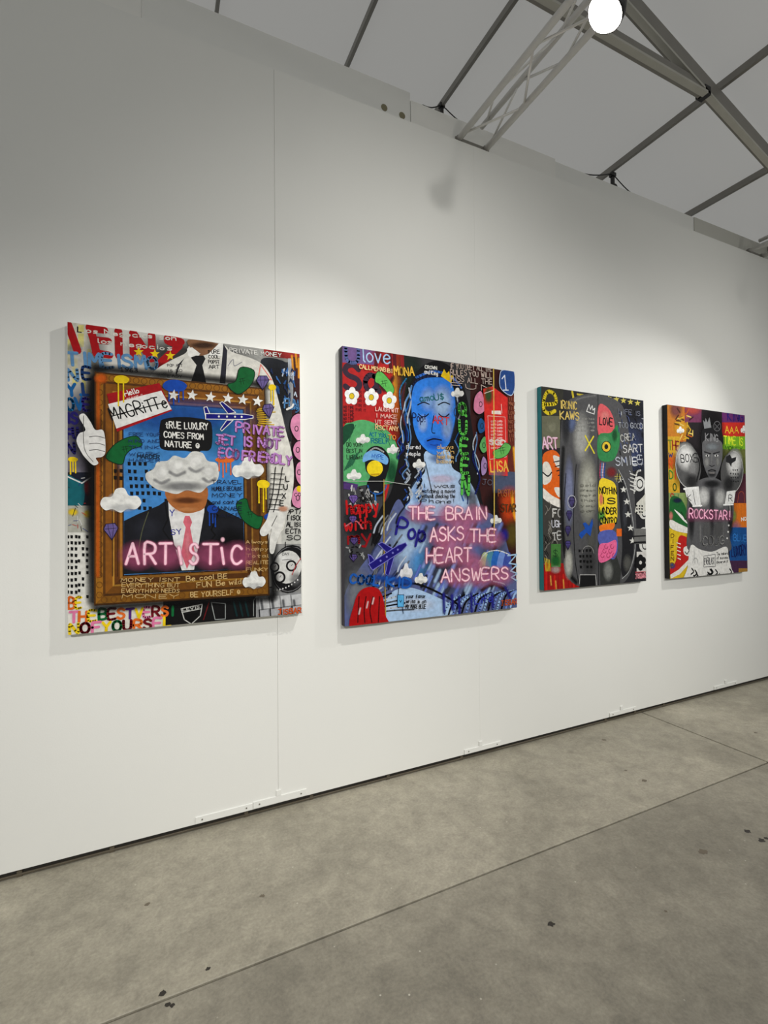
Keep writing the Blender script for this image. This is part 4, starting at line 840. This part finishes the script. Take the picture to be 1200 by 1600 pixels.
for pts, c in (([(750, 611), (755, 622), (757, 640), (748, 648), (739, 640), (741, 620)], (222, 140, 172)), ([(750, 653), (757, 662), (756, 674), (748, 677), (745, 664)], (26, 92, 150)), ([(755, 682), (762, 690), (760, 704), (753, 708), (748, 696)], (104, 178, 106)), ([(754, 713), (760, 722), (759, 738), (752, 743), (750, 726)], (168, 140, 186))):
    p.blob(pts, c, 5); q = spline(pts, 5); p.line(q+[q[0]], 1.2, BLACK)
for u, v in ((750, 632), (752, 666), (755, 696), (757, 728)): p.ring(u, v, 2.2, 4, 1, BLACK)
p.part('red_panel', 'red painted label panel with white line drawing')
p.poly([(754, 608), (768, 604), (792, 622), (792, 744), (763, 742), (757, 680)], (224, 52, 46)); p.soft(762, 618, 8, 16, (20, 92, 50), .9); p.soft(776, 740, 16, 8, (120, 130, 150), .6)
p.line([(761, 650), (788, 652), (790, 714), (764, 718), (761, 650)], .9, (240, 190, 184)); p.poly([(767, 642), (781, 642), (782, 648), (767, 647)], (240, 226, 220))
for k in range(9): p.text('GIFT CARD', (766, 660+k*5.2), (784, 660+k*5.2), 2.6, .7, (246, 206, 200), .1)
p.line([(782, 632), (783, 646)], 1.1, (246, 210, 200)); p.line([(756, 615), (770, 610)], 1, (244, 220, 214)); p.text('SGD', (763, 694), (788, 695), 7, 2, (240, 230, 226))
p.bill([(769, 706), (780, 700), (788, 692), (797, 698), (790, 712), (774, 717)], (110, 188, 96), (20, 60, 30), .9)
p.part('yellow_word'); p.text('LISA', (766, 738), (793, 736), 16, 2.4, (246, 190, 84), .05)
p.part('yellow_streak'); p.line([(770, 574), (771, 740), (771, 850)], 1.8, (226, 196, 96)); p.line([(599, 750), (599, 850), (602, 975)], 1.6, (176, 148, 70)); p.line([(536, 752), (600, 752), (640, 758)], .9, (190, 190, 186))
p.part('number_badge', 'blue rounded badge with white number one')
p.blob([(784, 579), (798, 578), (804, 586), (804, 606), (798, 618), (788, 614), (780, 604), (780, 586)], (42, 84, 152), 5); q = spline([(784, 579), (798, 578), (803, 586), (803, 606), (798, 618), (788, 614), (780, 604), (780, 586)], 5); p.line(q+[q[0]], 1.3, (196, 212, 236)); p.text('1', (783, 610), (795, 610), 23, 1.7, (226, 232, 242), 0)
p.part('rust_lettering'); p.scrawl(794, 620, 805, 690, 10, 5, .9, (170, 106, 78), ['IIII', 'MAKE', 'IIIU', 'LOVE', 'IIII', 'NOT', 'UIII', 'WAR', 'IIII', 'III']); p.text('POST M', (777, 775), (803, 776), 10, 1.3, (176, 110, 60)); p.text('JO', (752, 757), (768, 758), 8, 1.2, (120, 116, 130)); p.text('STAR', (782, 800), (805, 800), 12, 1.6, (80, 60, 30))
p.part('blue_small_plane', 'navy painted airplane with pale outline')
p.plane((634, 850), (578, 886), 11, (32, 24, 126), (130, 130, 206), ([(590, 850), (596, 847), (614, 858), (606, 866)], [(606, 872), (616, 866), (606, 900), (601, 896)], [(574, 866), (579, 868), (588, 880), (578, 888)]))
p.part('navy_word'); p.text('Pop', (617, 833), (662, 846), 26, 4.2, (40, 34, 136), .08)
p.part('blue_word'); p.softline([(590, 902), (620, 906), (640, 910)], 16, (28, 78, 160), .95); p.text('COOL', (546, 910), (592, 914), 14, 3.6, (34, 98, 182), .05); p.text('KID', (602, 915), (640, 918), 14, 3.6, (34, 98, 182), .05)
p.part('red_rounded_letters', 'red rounded shape with dark strokes')
p.blob([(548, 982), (552, 945), (560, 925), (574, 917), (590, 920), (598, 936), (601, 960), (603, 976)], (176, 18, 22), 5)
for u, a in ((560, .1), (571, 0), (582, -.1), (592, .1)): p.line([(u, 932), (u-3+a*20, 952), (u-2, 972)], 2, (96, 8, 14), True)
for u, v in ((574, 940), (583, 934), (562, 950)): p.softline([(u, v), (u-2, v+9)], 4, (232, 200, 200), .9, False)
p.part('painted_wrist_tracker'); p.rect(620, 929, 630, 948, (98, 178, 226)); p.line([(620, 929), (630, 929), (630, 948), (620, 948), (620, 929)], .9, (24, 40, 70)); p.line([(622, 918), (621, 929)], 1, (24, 40, 70)); p.line([(628, 948), (629, 958)], 1, (24, 40, 70)); p.text('v', (623, 941), (627, 941), 6, .9, (20, 40, 70))
p.part('wrist_lettering'); p.scrawl(633, 926, 664, 950, 3, 6, 1, (14, 14, 20), ['your favor', 'write is on', 'MY MAKE BLUE'])
p.part('rainbow_disc')
for k, c in enumerate(((182, 196, 150), (90, 150, 170), (46, 110, 190), (120, 150, 214), (70, 90, 170))): p.blob([(748+k*9, 884-abs(k-2)*-2), (752+k*9, 866-(4-abs(k-2)*2)), (760+k*9, 864-(4-abs(k-2)*2)), (760+k*9, 884)], c, 3)
p.line([(746, 880), (758, 864), (776, 860), (794, 866)], 1.6, (220, 222, 224), True)
p.part('pale_blue_zigzag'); p.line([(792, 868), (806, 866), (794, 880), (807, 882), (796, 892), (807, 896), (797, 902), (808, 908)], 2.2, (170, 200, 226))
p.part('navy_paint')
for u, v, l in ((692, 936, 20), (705, 938, 14), (716, 940, 32), (735, 936, 24), (768, 936, 12)): p.softline([(u, v-8), (u+1, v+l)], 8, (36, 36, 138), .95, False)
p.text('Life', (740, 944), (768, 940), 12, 2, (52, 60, 166)); p.soft(786, 836, 9, 12, (38, 36, 140), .95); p.softline([(788, 916), (796, 934)], 9, (38, 38, 130), .95, False)
p.part('pink_neon_lettering', 'airbrushed pink lettering with pale cores')
for u, v in ((655, 802), (700, 804), (740, 804), (690, 838), (730, 840), (764, 842), (690, 870), (722, 870), (715, 902), (748, 902), (780, 900), (700, 852), (740, 882), (720, 820)): p.soft(u, v, 26, 19, (206, 122, 158), .62)
gl, co = (216, 134, 166), (255, 218, 226)
p.neon('THE', (638, 811), (679, 811), 19, 1.45, gl, co, 5.0, .7); p.neon('BRAIN', (696, 812), (759, 811), 19, 1.45, gl, co, 5.0, .7); p.neon('ASKS', (671, 846), (724, 843), 21, 1.45, gl, co, 5.0, .7); p.neon('THE', (733, 846), (774, 846), 19, 1.45, gl, co, 5.0, .7); p.neon('HEART', (665, 879), (735, 877), 22, 1.45, gl, co, 5.0, .7); p.neon('ANSWERS', (688, 909), (793, 904), 19, 1.45, gl, co, 5.0, .7)
p.part('signature'); p.text('JISBAR', (782, 946), (806, 943), 8, 1.5, (190, 90, 50))
p.flush()

# ------------------------------------------------------------------ painting with the split dark form
p = Painting(2.2605, 3.233, 0.965, 2.2795, 'painting with teal left edge and a dark form split into bright colours', (38, 38, 42), (60, 60, 62), (24, 124, 132), seed=33)
p.part('painted_background')
p.rect(835, 595, 1015, 935, (38, 38, 42))
p.rect(845, 600, 880, 660, (52, 52, 42)); p.rect(845, 650, 875, 700, (112, 112, 92)); p.soft(862, 668, 12, 12, (150, 150, 128), .7); p.rect(845, 775, 880, 885, (70, 68, 64)); p.rect(960, 625, 1015, 740, (40, 44, 62)); p.soft(985, 700, 22, 40, (72, 84, 120), .8); p.soft(990, 640, 24, 20, (26, 26, 34), .9); p.rect(975, 735, 1015, 915, (44, 44, 48)); p.rect(845, 880, 905, 930, (160, 26, 24))
p.part('yellow_graffiti_letter'); p.line([(850, 632), (868, 630), (866, 616), (856, 612), (850, 624), (850, 640), (858, 646), (867, 642)], 6, (226, 204, 34), True); p.part('yellow_strokes'); p.line([(894, 612), (896, 622)], 4, (206, 188, 40)); p.line([(902, 616), (914, 618), (914, 626)], 3, (196, 180, 44)); p.line([(918, 619), (934, 621)], 3, (180, 166, 50))
for u, v in ((936, 620), (951, 622), (963, 624), (974, 626), (985, 628), (996, 630)): p.star(u, v, 5, (212, 200, 96))
p.part('pink_lettering'); p.text('ART', (848, 701), (872, 700), 17, 2.6, (232, 196, 214), .05, (1, 1, (140, 50, 90)))
p.part('orange_sneaker', 'orange and white painted sneaker')
p.blob([(847, 716), (858, 704), (870, 706), (880, 722), (888, 736), (894, 746), (890, 760), (884, 770), (880, 790), (862, 782), (847, 768)], (222, 106, 22), 4); p.blob([(848, 726), (856, 722), (862, 736), (860, 752), (848, 756)], (226, 222, 212), 4); p.blob([(847, 762), (862, 774), (880, 784), (880, 794), (862, 788), (847, 776)], (232, 228, 220), 4); p.blob([(864, 712), (876, 716), (878, 728), (870, 730)], (224, 220, 212), 4); p.line([(848, 738), (856, 744), (862, 738)], 2.2, BLACK, True)
for k in range(7): p.line([(865+k*2.4, 722+k*7), (875+k*2.2, 720+k*6.6)], 1.7, BLACK)
p.soft(884, 742, 8, 10, (120, 40, 12), .8); p.blob([(866, 762), (880, 764), (882, 776), (872, 776)], (228, 224, 216), 4)
p.part('wood_grain_strokes')
for k in range(26): u = 848+p.rnd.random()*20; v = 782+p.rnd.random()*90; p.line([(u, v), (u+3, v+6), (u-1, v+14)], 1.3, [(20, 20, 20), (150, 146, 138)][k % 2], True)
p.part('white_graffiti'); p.text('FO', (864, 808), (878, 808), 12, 2, (222, 220, 216)); p.text('UGH', (862, 824), (878, 823), 10, 1.8, (206, 206, 214)); p.text('TE', (864, 844), (878, 842), 12, 1.8, (200, 200, 198))
p.part('green_patch'); p.rect(861, 850, 876, 886, (76, 130, 66)); p.soft(868, 876, 8, 10, (30, 104, 50), .9); p.text('$', (864, 870), (872, 870), 12, 1.3, (30, 70, 36))
p.part('red_drips')
for k, (u, l) in enumerate(((853, 880), (858, 886), (866, 900), (874, 890), (880, 898), (890, 906), (896, 908))): p.line([(u, l), (u+.5, 924)], 4.2, [(196, 34, 26), (168, 24, 22)][k % 2])
for u, v in ((860, 900), (868, 908), (880, 906)): p.softline([(u, v), (u+1, v+14)], 4, (226, 170, 80), .9, False)
for k in range(4): p.line([(851+k*2.4, 872+k), (853+k*2, 892)], 1.6, (196, 180, 50))
p.ring(866, 890, 4, 2.4, 1, (190, 60, 90)); p.soft(868, 890, 9, 7, (190, 184, 178), .6)
p.part('dark_standing_form', 'tall charcoal rounded form painted down the middle')
p.blob([(880, 640), (900, 620), (934, 616), (972, 634), (984, 690), (990, 760), (994, 830), (990, 880), (972, 912), (934, 918), (896, 912), (880, 880), (876, 800), (874, 720)], (86, 86, 88), 6)
p.soft(908, 684, 15, 46, (178, 178, 174), .95); p.soft(918, 764, 17, 60, (182, 182, 170), .95); p.soft(889, 770, 9, 64, (132, 138, 168), .95); p.softline([(880, 700), (877, 780), (884, 880), (900, 910)], 10, (18, 18, 20), .9); p.softline([(884, 640), (902, 624), (930, 618)], 6, (130, 130, 130), .8); p.soft(924, 840, 9, 26, (96, 96, 92), .8); p.soft(888, 880, 8, 28, (186, 186, 178), .95); p.soft(892, 660, 10, 18, (104, 118, 156), .9); p.soft(920, 880, 16, 30, (54, 54, 54), .5); p.soft(884, 660, 8, 40, (40, 42, 48), .8)
for q in ([(900, 726), (896, 800), (898, 870), (904, 912)], [(884, 740), (880, 810), (882, 872)]): p.line(q, 1.6, (22, 22, 24), True)
p.line([(905, 912), (906, 898), (930, 898), (932, 914)], 1.3, (170, 170, 168)); p.rect(906, 899, 930, 918, (24, 24, 26)); p.line([(934, 616), (935, 918)], 1.6, (16, 16, 18))
p.part('right_dark_band', 'dark starred band along the form')
p.blob([(966, 740), (976, 760), (984, 800), (990, 850), (986, 880), (976, 902), (970, 890), (972, 850), (968, 800)], (36, 36, 40), 5); p.line([(966, 734), (978, 760), (988, 810), (992, 856), (984, 890), (972, 904)], 1.2, (176, 178, 178), True); p.soft(980, 880, 8, 16, (110, 110, 106), .7); p.poly([(936, 872), (962, 866), (970, 890), (968, 916), (938, 918)], (58, 60, 58)); p.soft(950, 892, 9, 18, (150, 152, 148), .8); p.soft(976, 800, 5, 40, (74, 76, 82), .8)
for u, v in ((974, 765), (979, 784), (981, 804), (985, 825), (988, 845), (969, 750)): p.star(u, v, 5.5, (214, 214, 208))
p.part('pink_word_patch', 'salmon pink patch with black lettering'); p.blob([(935, 634), (948, 636), (957, 650), (960, 668), (956, 678), (935, 680)], (222, 100, 106), 4); p.soft(945, 650, 9, 10, (242, 150, 146), .8); p.text('LOVE', (936.5, 663), (957, 666), 11, 2.0, BLACK)
p.part('green_ring_patch', 'green patch with yellow ring'); p.blob([(935, 680), (954, 676), (964, 664), (968, 680), (966, 702), (956, 720), (935, 716)], (56, 140, 84), 4); p.soft(944, 690, 10, 12, (110, 182, 124), .7); p.soft(960, 680, 5, 12, (20, 84, 46), .8); p.ell(947, 698, 7.5, 9, BLACK); p.ell(947, 698, 6.4, 7.8, (226, 196, 60)); p.ell(947, 698, 3, 4, BLACK)
p.part('blue_pink_strips')
for k, c in enumerate(((186, 70, 110), (120, 160, 214), (232, 196, 210), (60, 90, 170))): p.line([(938+k*2.4, 724), (937+k*2.2, 744), (942+k*2, 756)], 2.2, c, True)
p.soft(955, 738, 10, 10, (140, 40, 44), .8); p.text('#', (960, 752), (970, 752), 12, 1.2, (180, 170, 90))
p.part('yellow_word_patch', 'yellow patch with black lettering'); p.blob([(936, 752), (952, 750), (962, 760), (964, 790), (962, 816), (944, 820), (936, 806)], (234, 208, 50), 4); p.soft(940, 806, 7, 12, (70, 150, 70), .9); p.soft(939, 780, 4, 12, (226, 120, 110), .8)
p.scrawl(937, 756, 963, 818, 4, 9.5, 2.0, BLACK, ['NOTHIN', 'IS', 'UNDER', 'CONTRO'])
p.part('orange_blue_patch'); p.blob([(936, 822), (950, 818), (960, 818), (956, 828), (940, 832)], (232, 128, 36), 4); p.blob([(936, 832), (956, 828), (964, 838), (964, 862), (956, 874), (936, 850)], (92, 104, 176), 4); p.rect(963, 826, 971, 838, (222, 110, 34))
p.part('pink_curl_patch'); p.blob([(936, 852), (950, 848), (962, 844), (962, 862), (952, 874), (936, 878)], (232, 112, 158), 4)
for k in range(7): p.ring(941+k*3, 868-(k % 3)*7, 2.6, 3.2, 1, (176, 40, 90), a0=0, a1=260)
p.part('yellow_lettering'); p.text('IRONIC', (875, 638), (901, 640), 11, 1.9, (222, 196, 110), .06); p.text('KAWS', (875, 654), (905, 656), 12, 2.1, (222, 196, 110), .06)
p.part('white_crown_outline'); p.line([(916, 643), (920, 632), (922, 640), (925, 634), (926, 641), (929, 638), (928, 647), (916, 643)], 1.4, (232, 232, 230))
p.part('yellow_cross'); p.line([(914, 704), (927, 682)], 2.6, (226, 212, 60)); p.line([(914, 681), (928, 708)], 2.6, (226, 212, 60))
p.part('grey_small_lettering'); p.scrawl(898, 650, 928, 674, 4, 3.6, .7, (150, 150, 146), ['you never have', 'to be', 'anything', 'else']); p.scrawl(906, 752, 930, 800, 6, 4, .7, (92, 92, 84), ['gold', 'dream', 'more', 'than', 'you', 'can'])
p.part('blue_plane_shape'); p.poly([(904, 836), (906, 832), (914, 826), (910, 818), (914, 816), (920, 822), (925, 810), (926, 818), (922, 838), (916, 832), (908, 842)], (30, 84, 170))
p.gem(893, 786, 9, 18, (84, 76, 128)); p.ring(893, 784, 6.5, 10, 1, (190, 190, 196)); p.gem(889, 806, 9, 16, (74, 66, 120)); p.gem(887, 830, 9, 16, (74, 66, 120)); p.gem(887, 852, 9, 14, (80, 72, 130))
p.part('black_windows'); p.windows(904, 858, 4, 4, 5.2, 8.6, w=3.4, h=4.4, skip=.12, drift=.6, c=(8, 8, 10)); p.ring(918, 864, 9, 11, 1, (150, 150, 148), a0=180, a1=360)
p.part('white_words'); p.text('CREA', (970, 690), (992, 687), 10, 1.5, (196, 196, 192)); p.text('SART', (973, 708), (1004, 706), 12, 1.7, (206, 206, 206)); p.text('SMILE', (962, 728), (1004, 724), 13, 1.8, (186, 190, 200)); p.text('LIFE IS', (966, 646), (1000, 650), 7, 1.2, (120, 124, 140)); p.text('TOO GOOD', (966, 668), (1004, 670), 8, 1.3, (176, 180, 190)); p.text('E', (988, 727), (995, 727), 11, 2, (226, 228, 232))
p.part('brush_strokes')
for k in range(44): u = 965+p.rnd.random()*40; v = 640+p.rnd.random()*110; p.line([(u, v), (u+4*p.rnd.random()-1, v+9*p.rnd.random())], 1.4, [(90, 104, 150), (180, 184, 192), (26, 26, 32), (60, 70, 110)][k % 4])
p.part('white_ring_shapes')
for u, v, r in ((998, 756, 9), (1005, 802, 7), (1005, 833, 7), (1006, 852, 8)): p.part('white_ring'); p.ell(u, v, r, r*1.3, (214, 214, 210)); p.ring(u+1, v, r*.5, r*.75, 2, (24, 24, 26))
p.part('white_strokes'); p.line([(990, 770), (994, 740), (1000, 735)], 3, (222, 222, 218), True)
for k in range(5): p.line([(984, 740+k*6), (992, 743+k*6)], 2, (206, 206, 202))
p.part('white_town_shape'); p.poly([(991, 800), (994, 786), (1004, 776), (1008, 770), (1009, 796), (1000, 806)], (206, 205, 196)); p.windows(993, 789, 3, 3, 4.2, 5, w=2.6, h=3, skip=.1)
p.part('machine_shape'); p.rect(990, 826, 1009, 850, (120, 120, 118)); p.line([(990, 838), (1009, 837)], 2, (24, 24, 26)); p.line([(990, 848), (1009, 847)], 3, (24, 24, 26))
p.part('black_flower', 'black painted flower on white'); p.rect(994, 862, 1009, 894, (206, 204, 200))
for k in range(6): a = math.radians(60*k-90); p.ell(1000+5.2*math.cos(a), 879+7.6*math.sin(a), 4, 5.2, (22, 22, 24))
p.ell(1000, 879, 4, 5, (22, 22, 24)); p.ell(1000, 879, 2.2, 2.8, (206, 204, 200))
p.part('signature'); p.text('JISBAR', (992, 904), (1008, 902), 7, 1.7, (226, 150, 160)); p.line([(992, 894), (1008, 893)], 1.2, (200, 90, 100))
p.flush()

# ------------------------------------------------------------------ painting with the boxer
p = Painting(3.4955, 4.4905, 0.964, 2.275, 'rightmost painting, grey boxer with raised gloves and pink ROCKSTAR lettering', (40, 34, 38), (34, 32, 34), (14, 13, 14), seed=44)
p.part('painted_background')
p.rect(1040, 622, 1175, 915, (40, 34, 38))
p.rect(1040, 625, 1072, 690, (196, 128, 44)); p.soft(1056, 640, 12, 16, (130, 76, 80), .8); p.soft(1064, 668, 14, 16, (222, 170, 50), .9); p.rect(1070, 630, 1096, 660, (122, 62, 96)); p.soft(1082, 640, 16, 10, (200, 90, 80), .8); p.rect(1040, 682, 1062, 790, (206, 166, 50)); p.soft(1050, 720, 10, 14, (212, 116, 40), .9); p.rect(1040, 822, 1078, 905, (216, 186, 44)); p.rect(1040, 770, 1075, 826, (140, 160, 100))
p.rect(1128, 640, 1175, 668, (108, 48, 110)); p.rect(1128, 660, 1175, 684, (200, 52, 40)); p.rect(1128, 682, 1175, 704, (126, 178, 40)); p.rect(1128, 702, 1175, 760, (112, 118, 60)); p.rect(1140, 740, 1175, 800, (96, 46, 62)); p.rect(1142, 786, 1175, 828, (216, 122, 34)); p.rect(1140, 824, 1175, 880, (26, 86, 150)); p.rect(1138, 876, 1175, 905, (76, 44, 76)); p.rect(1154, 888, 1175, 898, (170, 130, 60))
p.soft(1112, 690, 24, 60, (16, 15, 16), 1); p.soft(1110, 790, 44, 110, (16, 15, 16), .95); p.soft(1074, 730, 26, 42, (18, 16, 18), .9); p.soft(1144, 738, 24, 42, (18, 16, 18), .9); p.soft(1150, 840, 12, 30, (40, 110, 180), .6); p.soft(1146, 806, 6, 12, (120, 150, 80), .8)
p.part('painted_leaves')
for k in range(26): a = p.rnd.random()*6.3; u, v = 1054+p.rnd.random()*30, 644+p.rnd.random()*44; p.softline([(u, v), (u+7*math.cos(a), v+8*math.sin(a))], 3.2, [(226, 186, 60), (70, 40, 30), (206, 110, 40), (240, 214, 120)][k % 4], .95, False)
p.cloud(1063, 672, 12, 11); p.cloud(1162, 671, 10, 12)
p.part('left_lettering'); p.text('THE', (1045, 703), (1062, 703), 14, 2.2, [(120, 130, 40), (150, 40, 30), (130, 30, 40)]); p.text('W', (1045, 714), (1051, 714), 6, 1.6, (30, 60, 130)); p.text('R', (1046, 732), (1051, 732), 13, 2.4, (206, 90, 40)); p.text('DI', (1046, 748), (1056, 748), 12, 2.2, [(60, 130, 50), (190, 60, 40)]); p.text('O', (1052, 766), (1057, 766), 11, 2, (70, 120, 50)); p.text('S', (1047, 783), (1053, 783), 12, 2, (176, 40, 30)); p.text('U', (1054, 780), (1060, 780), 8, 1.6, (90, 150, 90))
p.part('right_lettering'); p.text('KING', (1137, 656), (1161, 659), 16, 2.2, (52, 30, 120)); p.text('AAA', (1133, 676), (1154, 677), 10, 1.7, (236, 186, 60)); p.text('TIME IS', (1131, 693), (1161, 696), 12, 1.9, (216, 232, 60)); p.text('MONEY', (1133, 703), (1160, 705), 6, 1.2, (60, 110, 30)); p.text('BLUE', (1146, 845), (1166, 846), 10, 1.5, (60, 130, 200)); p.text('LUXORY', (1143, 870), (1167, 866), 16, 2, (20, 40, 104)); p.text('NO', (1158, 814), (1166, 813), 5, 1.4, WHITE)
p.part('orange_bottle_outline'); p.line([(1152, 786), (1154, 772), (1158, 768), (1162, 772), (1163, 786)], 1.2, (176, 90, 70), True)
p.part('green_sneaker', 'green and white painted sneaker'); p.blob([(1047, 780), (1058, 776), (1068, 786), (1074, 804), (1076, 830), (1062, 830), (1047, 822)], (34, 104, 52), 4); p.blob([(1047, 812), (1060, 818), (1076, 826), (1076, 833), (1058, 830), (1047, 824)], (224, 222, 216), 4); p.blob([(1053, 796), (1066, 806), (1074, 818), (1066, 812)], (228, 226, 222), 4); p.soft(1058, 782, 9, 5, (30, 36, 70), .9); p.line([(1064, 800), (1070, 812), (1074, 808)], 1.3, BLACK); p.soft(1048, 806, 4, 8, (220, 140, 130), .8)
p.part('red_sneaker', 'red and white painted sneaker'); p.blob([(1060, 840), (1070, 838), (1077, 846), (1078, 872), (1070, 884), (1054, 900), (1047, 898), (1047, 888), (1056, 876)], (190, 40, 36), 4); p.poly([(1047, 898), (1060, 890), (1076, 874), (1077, 880), (1062, 897), (1048, 904)], (226, 222, 214)); p.blob([(1068, 856), (1076, 854), (1077, 868), (1069, 866)], (222, 220, 214), 4); p.line([(1070, 862), (1073, 866), (1077, 860)], 1.6, BLACK)
for k in range(5): p.line([(1057+k*.4, 848+k*6), (1063, 850+k*6)], 1.4, (232, 230, 226))
p.soft(1050, 884, 6, 6, (30, 70, 140), .9)
p.part('yellow_strip_lettering')
for k, t in enumerate('DIFEND'): p.text(t, (1048, 840+k*9), (1053, 840+k*9), 6, 1.3, (120, 90, 20))
p.part('boxer_torso', 'grey painted bare torso'); p.blob([(1090, 752), (1106, 746), (1120, 748), (1134, 758), (1144, 772), (1146, 800), (1140, 836), (1138, 862), (1078, 862), (1074, 826), (1073, 792), (1078, 770)], (96, 96, 98), 5)
p.soft(1099, 776, 11, 18, (200, 200, 198), 1); p.soft(1125, 778, 10, 17, (180, 180, 178), 1); p.softline([(1094, 822), (1094, 846)], 8, (130, 130, 130), .8, False); p.softline([(1130, 820), (1129, 844)], 7, (120, 120, 120), .8, False); p.soft(1112, 800, 5, 50, (36, 36, 38), .7); p.soft(1104, 826, 9, 20, (104, 104, 104), .7); p.soft(1122, 826, 9, 20, (96, 96, 96), .7); p.soft(1080, 810, 6, 40, (26, 26, 28), .8); p.soft(1141, 812, 5, 34, (26, 26, 28), .8); p.soft(1112, 756, 16, 7, (30, 30, 32), .9)
p.part('boxer_head', 'grey painted face with short dark hair'); p.blob([(1097, 690), (1100, 676), (1112, 670), (1124, 676), (1128, 692), (1128, 716), (1122, 738), (1114, 750), (1106, 744), (1099, 726), (1097, 708)], (100, 100, 102), 6); p.blob([(1095, 694), (1097, 672), (1112, 664), (1126, 670), (1130, 694), (1124, 688), (1112, 684), (1100, 688)], (26, 26, 28), 5); p.soft(1112, 698, 12, 7, (136, 142, 146), .8); p.soft(1104, 722, 5, 10, (150, 150, 148), .8); p.soft(1121, 722, 4, 10, (136, 136, 134), .8); p.soft(1112, 741, 8, 6, (40, 40, 42), .8)
for u, d in ((1105, 1), (1119, -1)): p.line([(u-5, 707+(-1 if d > 0 else 2)), (u+5, 707+(2 if d > 0 else -1))], 1.7, (16, 16, 18)); p.ell(u, 712, 3, 1.7, (206, 206, 204)); p.ell(u, 712, 1.3, 1.6, (14, 14, 16))
p.softline([(1112, 710), (1111, 724)], 3, (140, 140, 140), .8, False); p.line([(1108, 727), (1112, 729), (1116, 727)], 1.3, (24, 24, 26)); p.line([(1106, 736), (1112, 734), (1118, 736)], 1.8, (28, 26, 28), True); p.softline([(1108, 739), (1116, 739)], 3, (150, 146, 144), .8, False)
p.part('crown_mark'); p.poly([(1098, 656), (1101, 660), (1102, 653), (1105, 660), (1108, 652), (1111, 668), (1100, 670)], (138, 140, 142)); p.ring(1120, 666, 5.5, 7.5, 1.2, (104, 104, 106)); p.line([(1116, 662), (1124, 671)], 1, (104, 104, 106)); p.line([(1124, 662), (1116, 671)], 1, (104, 104, 106))
p.part('grey_word'); p.text('KING', (1102, 688), (1122, 690), 11, 1.6, (146, 146, 148))
p.part('boxing_glove', 'pale grey painted boxing glove')
p.ell(1075, 729, 19.5, 34, (92, 92, 92), -6); p.soft(1071, 714, 17, 25, (226, 226, 224), 1, -6); p.soft(1082, 732, 9, 16, (150, 150, 150), .7); p.soft(1080, 752, 12, 14, (34, 34, 36), .7); p.ring(1075, 729, 19.5, 34, 1.3, (196, 196, 194), -6, a0=90, a1=270); p.line([(1090, 716), (1093, 730), (1088, 752)], 3, (40, 40, 42), True)
p.text('BOXE', (1064, 722), (1090, 722), 12, 1.7, (40, 40, 42))
p.part('boxing_glove', 'pale grey painted boxing glove')
p.ell(1143, 738, 17.5, 33, (84, 84, 84), 4); p.soft(1147, 724, 14, 25, (216, 216, 214), 1, 4); p.soft(1138, 756, 10, 14, (34, 34, 36), .7); p.ring(1143, 738, 17.5, 33, 1.2, (176, 176, 174), 4, a0=-90, a1=90)
p.poly([(1134, 714), (1140, 710), (1143, 716), (1150, 714), (1149, 720), (1143, 724), (1142, 730), (1139, 724), (1134, 722)], (40, 40, 42)); p.windows(1140, 733, 4, 4, 3.6, 6, w=2.2, h=2.6, skip=.1, c=(20, 20, 22), drift=.4)
p.part('glove_cuff', 'white glove cuff'); p.poly([(1069, 762), (1091, 760), (1095, 792), (1082, 790), (1072, 776)], (222, 222, 220)); p.line([(1068, 764), (1090, 762)], 3, (236, 236, 234)); p.line([(1082, 766), (1086, 788)], 1.2, (60, 60, 62)); p.text('K', (1074, 782), (1080, 782), 10, 1.2, (60, 60, 62)); p.line([(1082, 791), (1096, 790)], 2.4, (236, 236, 234))
p.part('glove_cuff', 'white glove cuff'); p.poly([(1135, 768), (1149, 766), (1146, 786), (1132, 788)], (222, 222, 220)); p.line([(1130, 789), (1145, 788)], 2.4, (236, 236, 234)); p.text('R', (1138, 783), (1144, 783), 10, 1.2, (60, 60, 62)); p.line([(1140, 790), (1141, 808)], 1.2, (206, 206, 204))
p.part('white_shorts', 'white painted shorts with black patterned hem'); p.blob([(1079, 852), (1092, 858), (1112, 862), (1134, 854), (1138, 870), (1143, 890), (1146, 906), (1072, 912), (1074, 886)], (222, 221, 217), 4)
for k in range(24): u = 1078+p.rnd.random()*64; v = 888+p.rnd.random()*14; p.line([(u, v), (u+3, v+5), (u-1, v+9)], 2.4, BLACK, True)
p.line([(1099, 869), (1117, 866), (1117, 885), (1099, 886), (1099, 869)], .9, (90, 90, 92)); p.text('EVERLAST', (1100, 882), (1116, 881), 10, 1.1, (90, 90, 92)); p.scrawl(1119, 861, 1137, 880, 3, 4, .8, BLACK, ['The makers', 'of success', 'deserve it'], -.05); p.ring(1086, 880, 4, 8, 1, (150, 150, 150), a0=180, a1=360); p.line([(1084, 858), (1085, 880)], .8, (160, 160, 160))
p.part('outlined_word'); p.text('COUG', (1097, 852), (1131, 851), 13, 2.4, (150, 150, 148)); p.text('COUG', (1097, 852), (1131, 851), 13, 1.1, (52, 52, 54))
for u, v in ((1138, 821), (1137, 831), (1135.5, 841)): p.ell(u, v, 1.2, 1.5, (220, 220, 216))
p.part('pink_neon_lettering', 'airbrushed pink lettering'); p.softline([(1076, 806), (1108, 806), (1140, 806)], 22, (150, 80, 116), .55); p.neon('ROCKSTAR!', (1076, 809), (1140, 812), 14, 1.15, (206, 116, 156), (244, 190, 212), 3.2, .7)
p.flush()
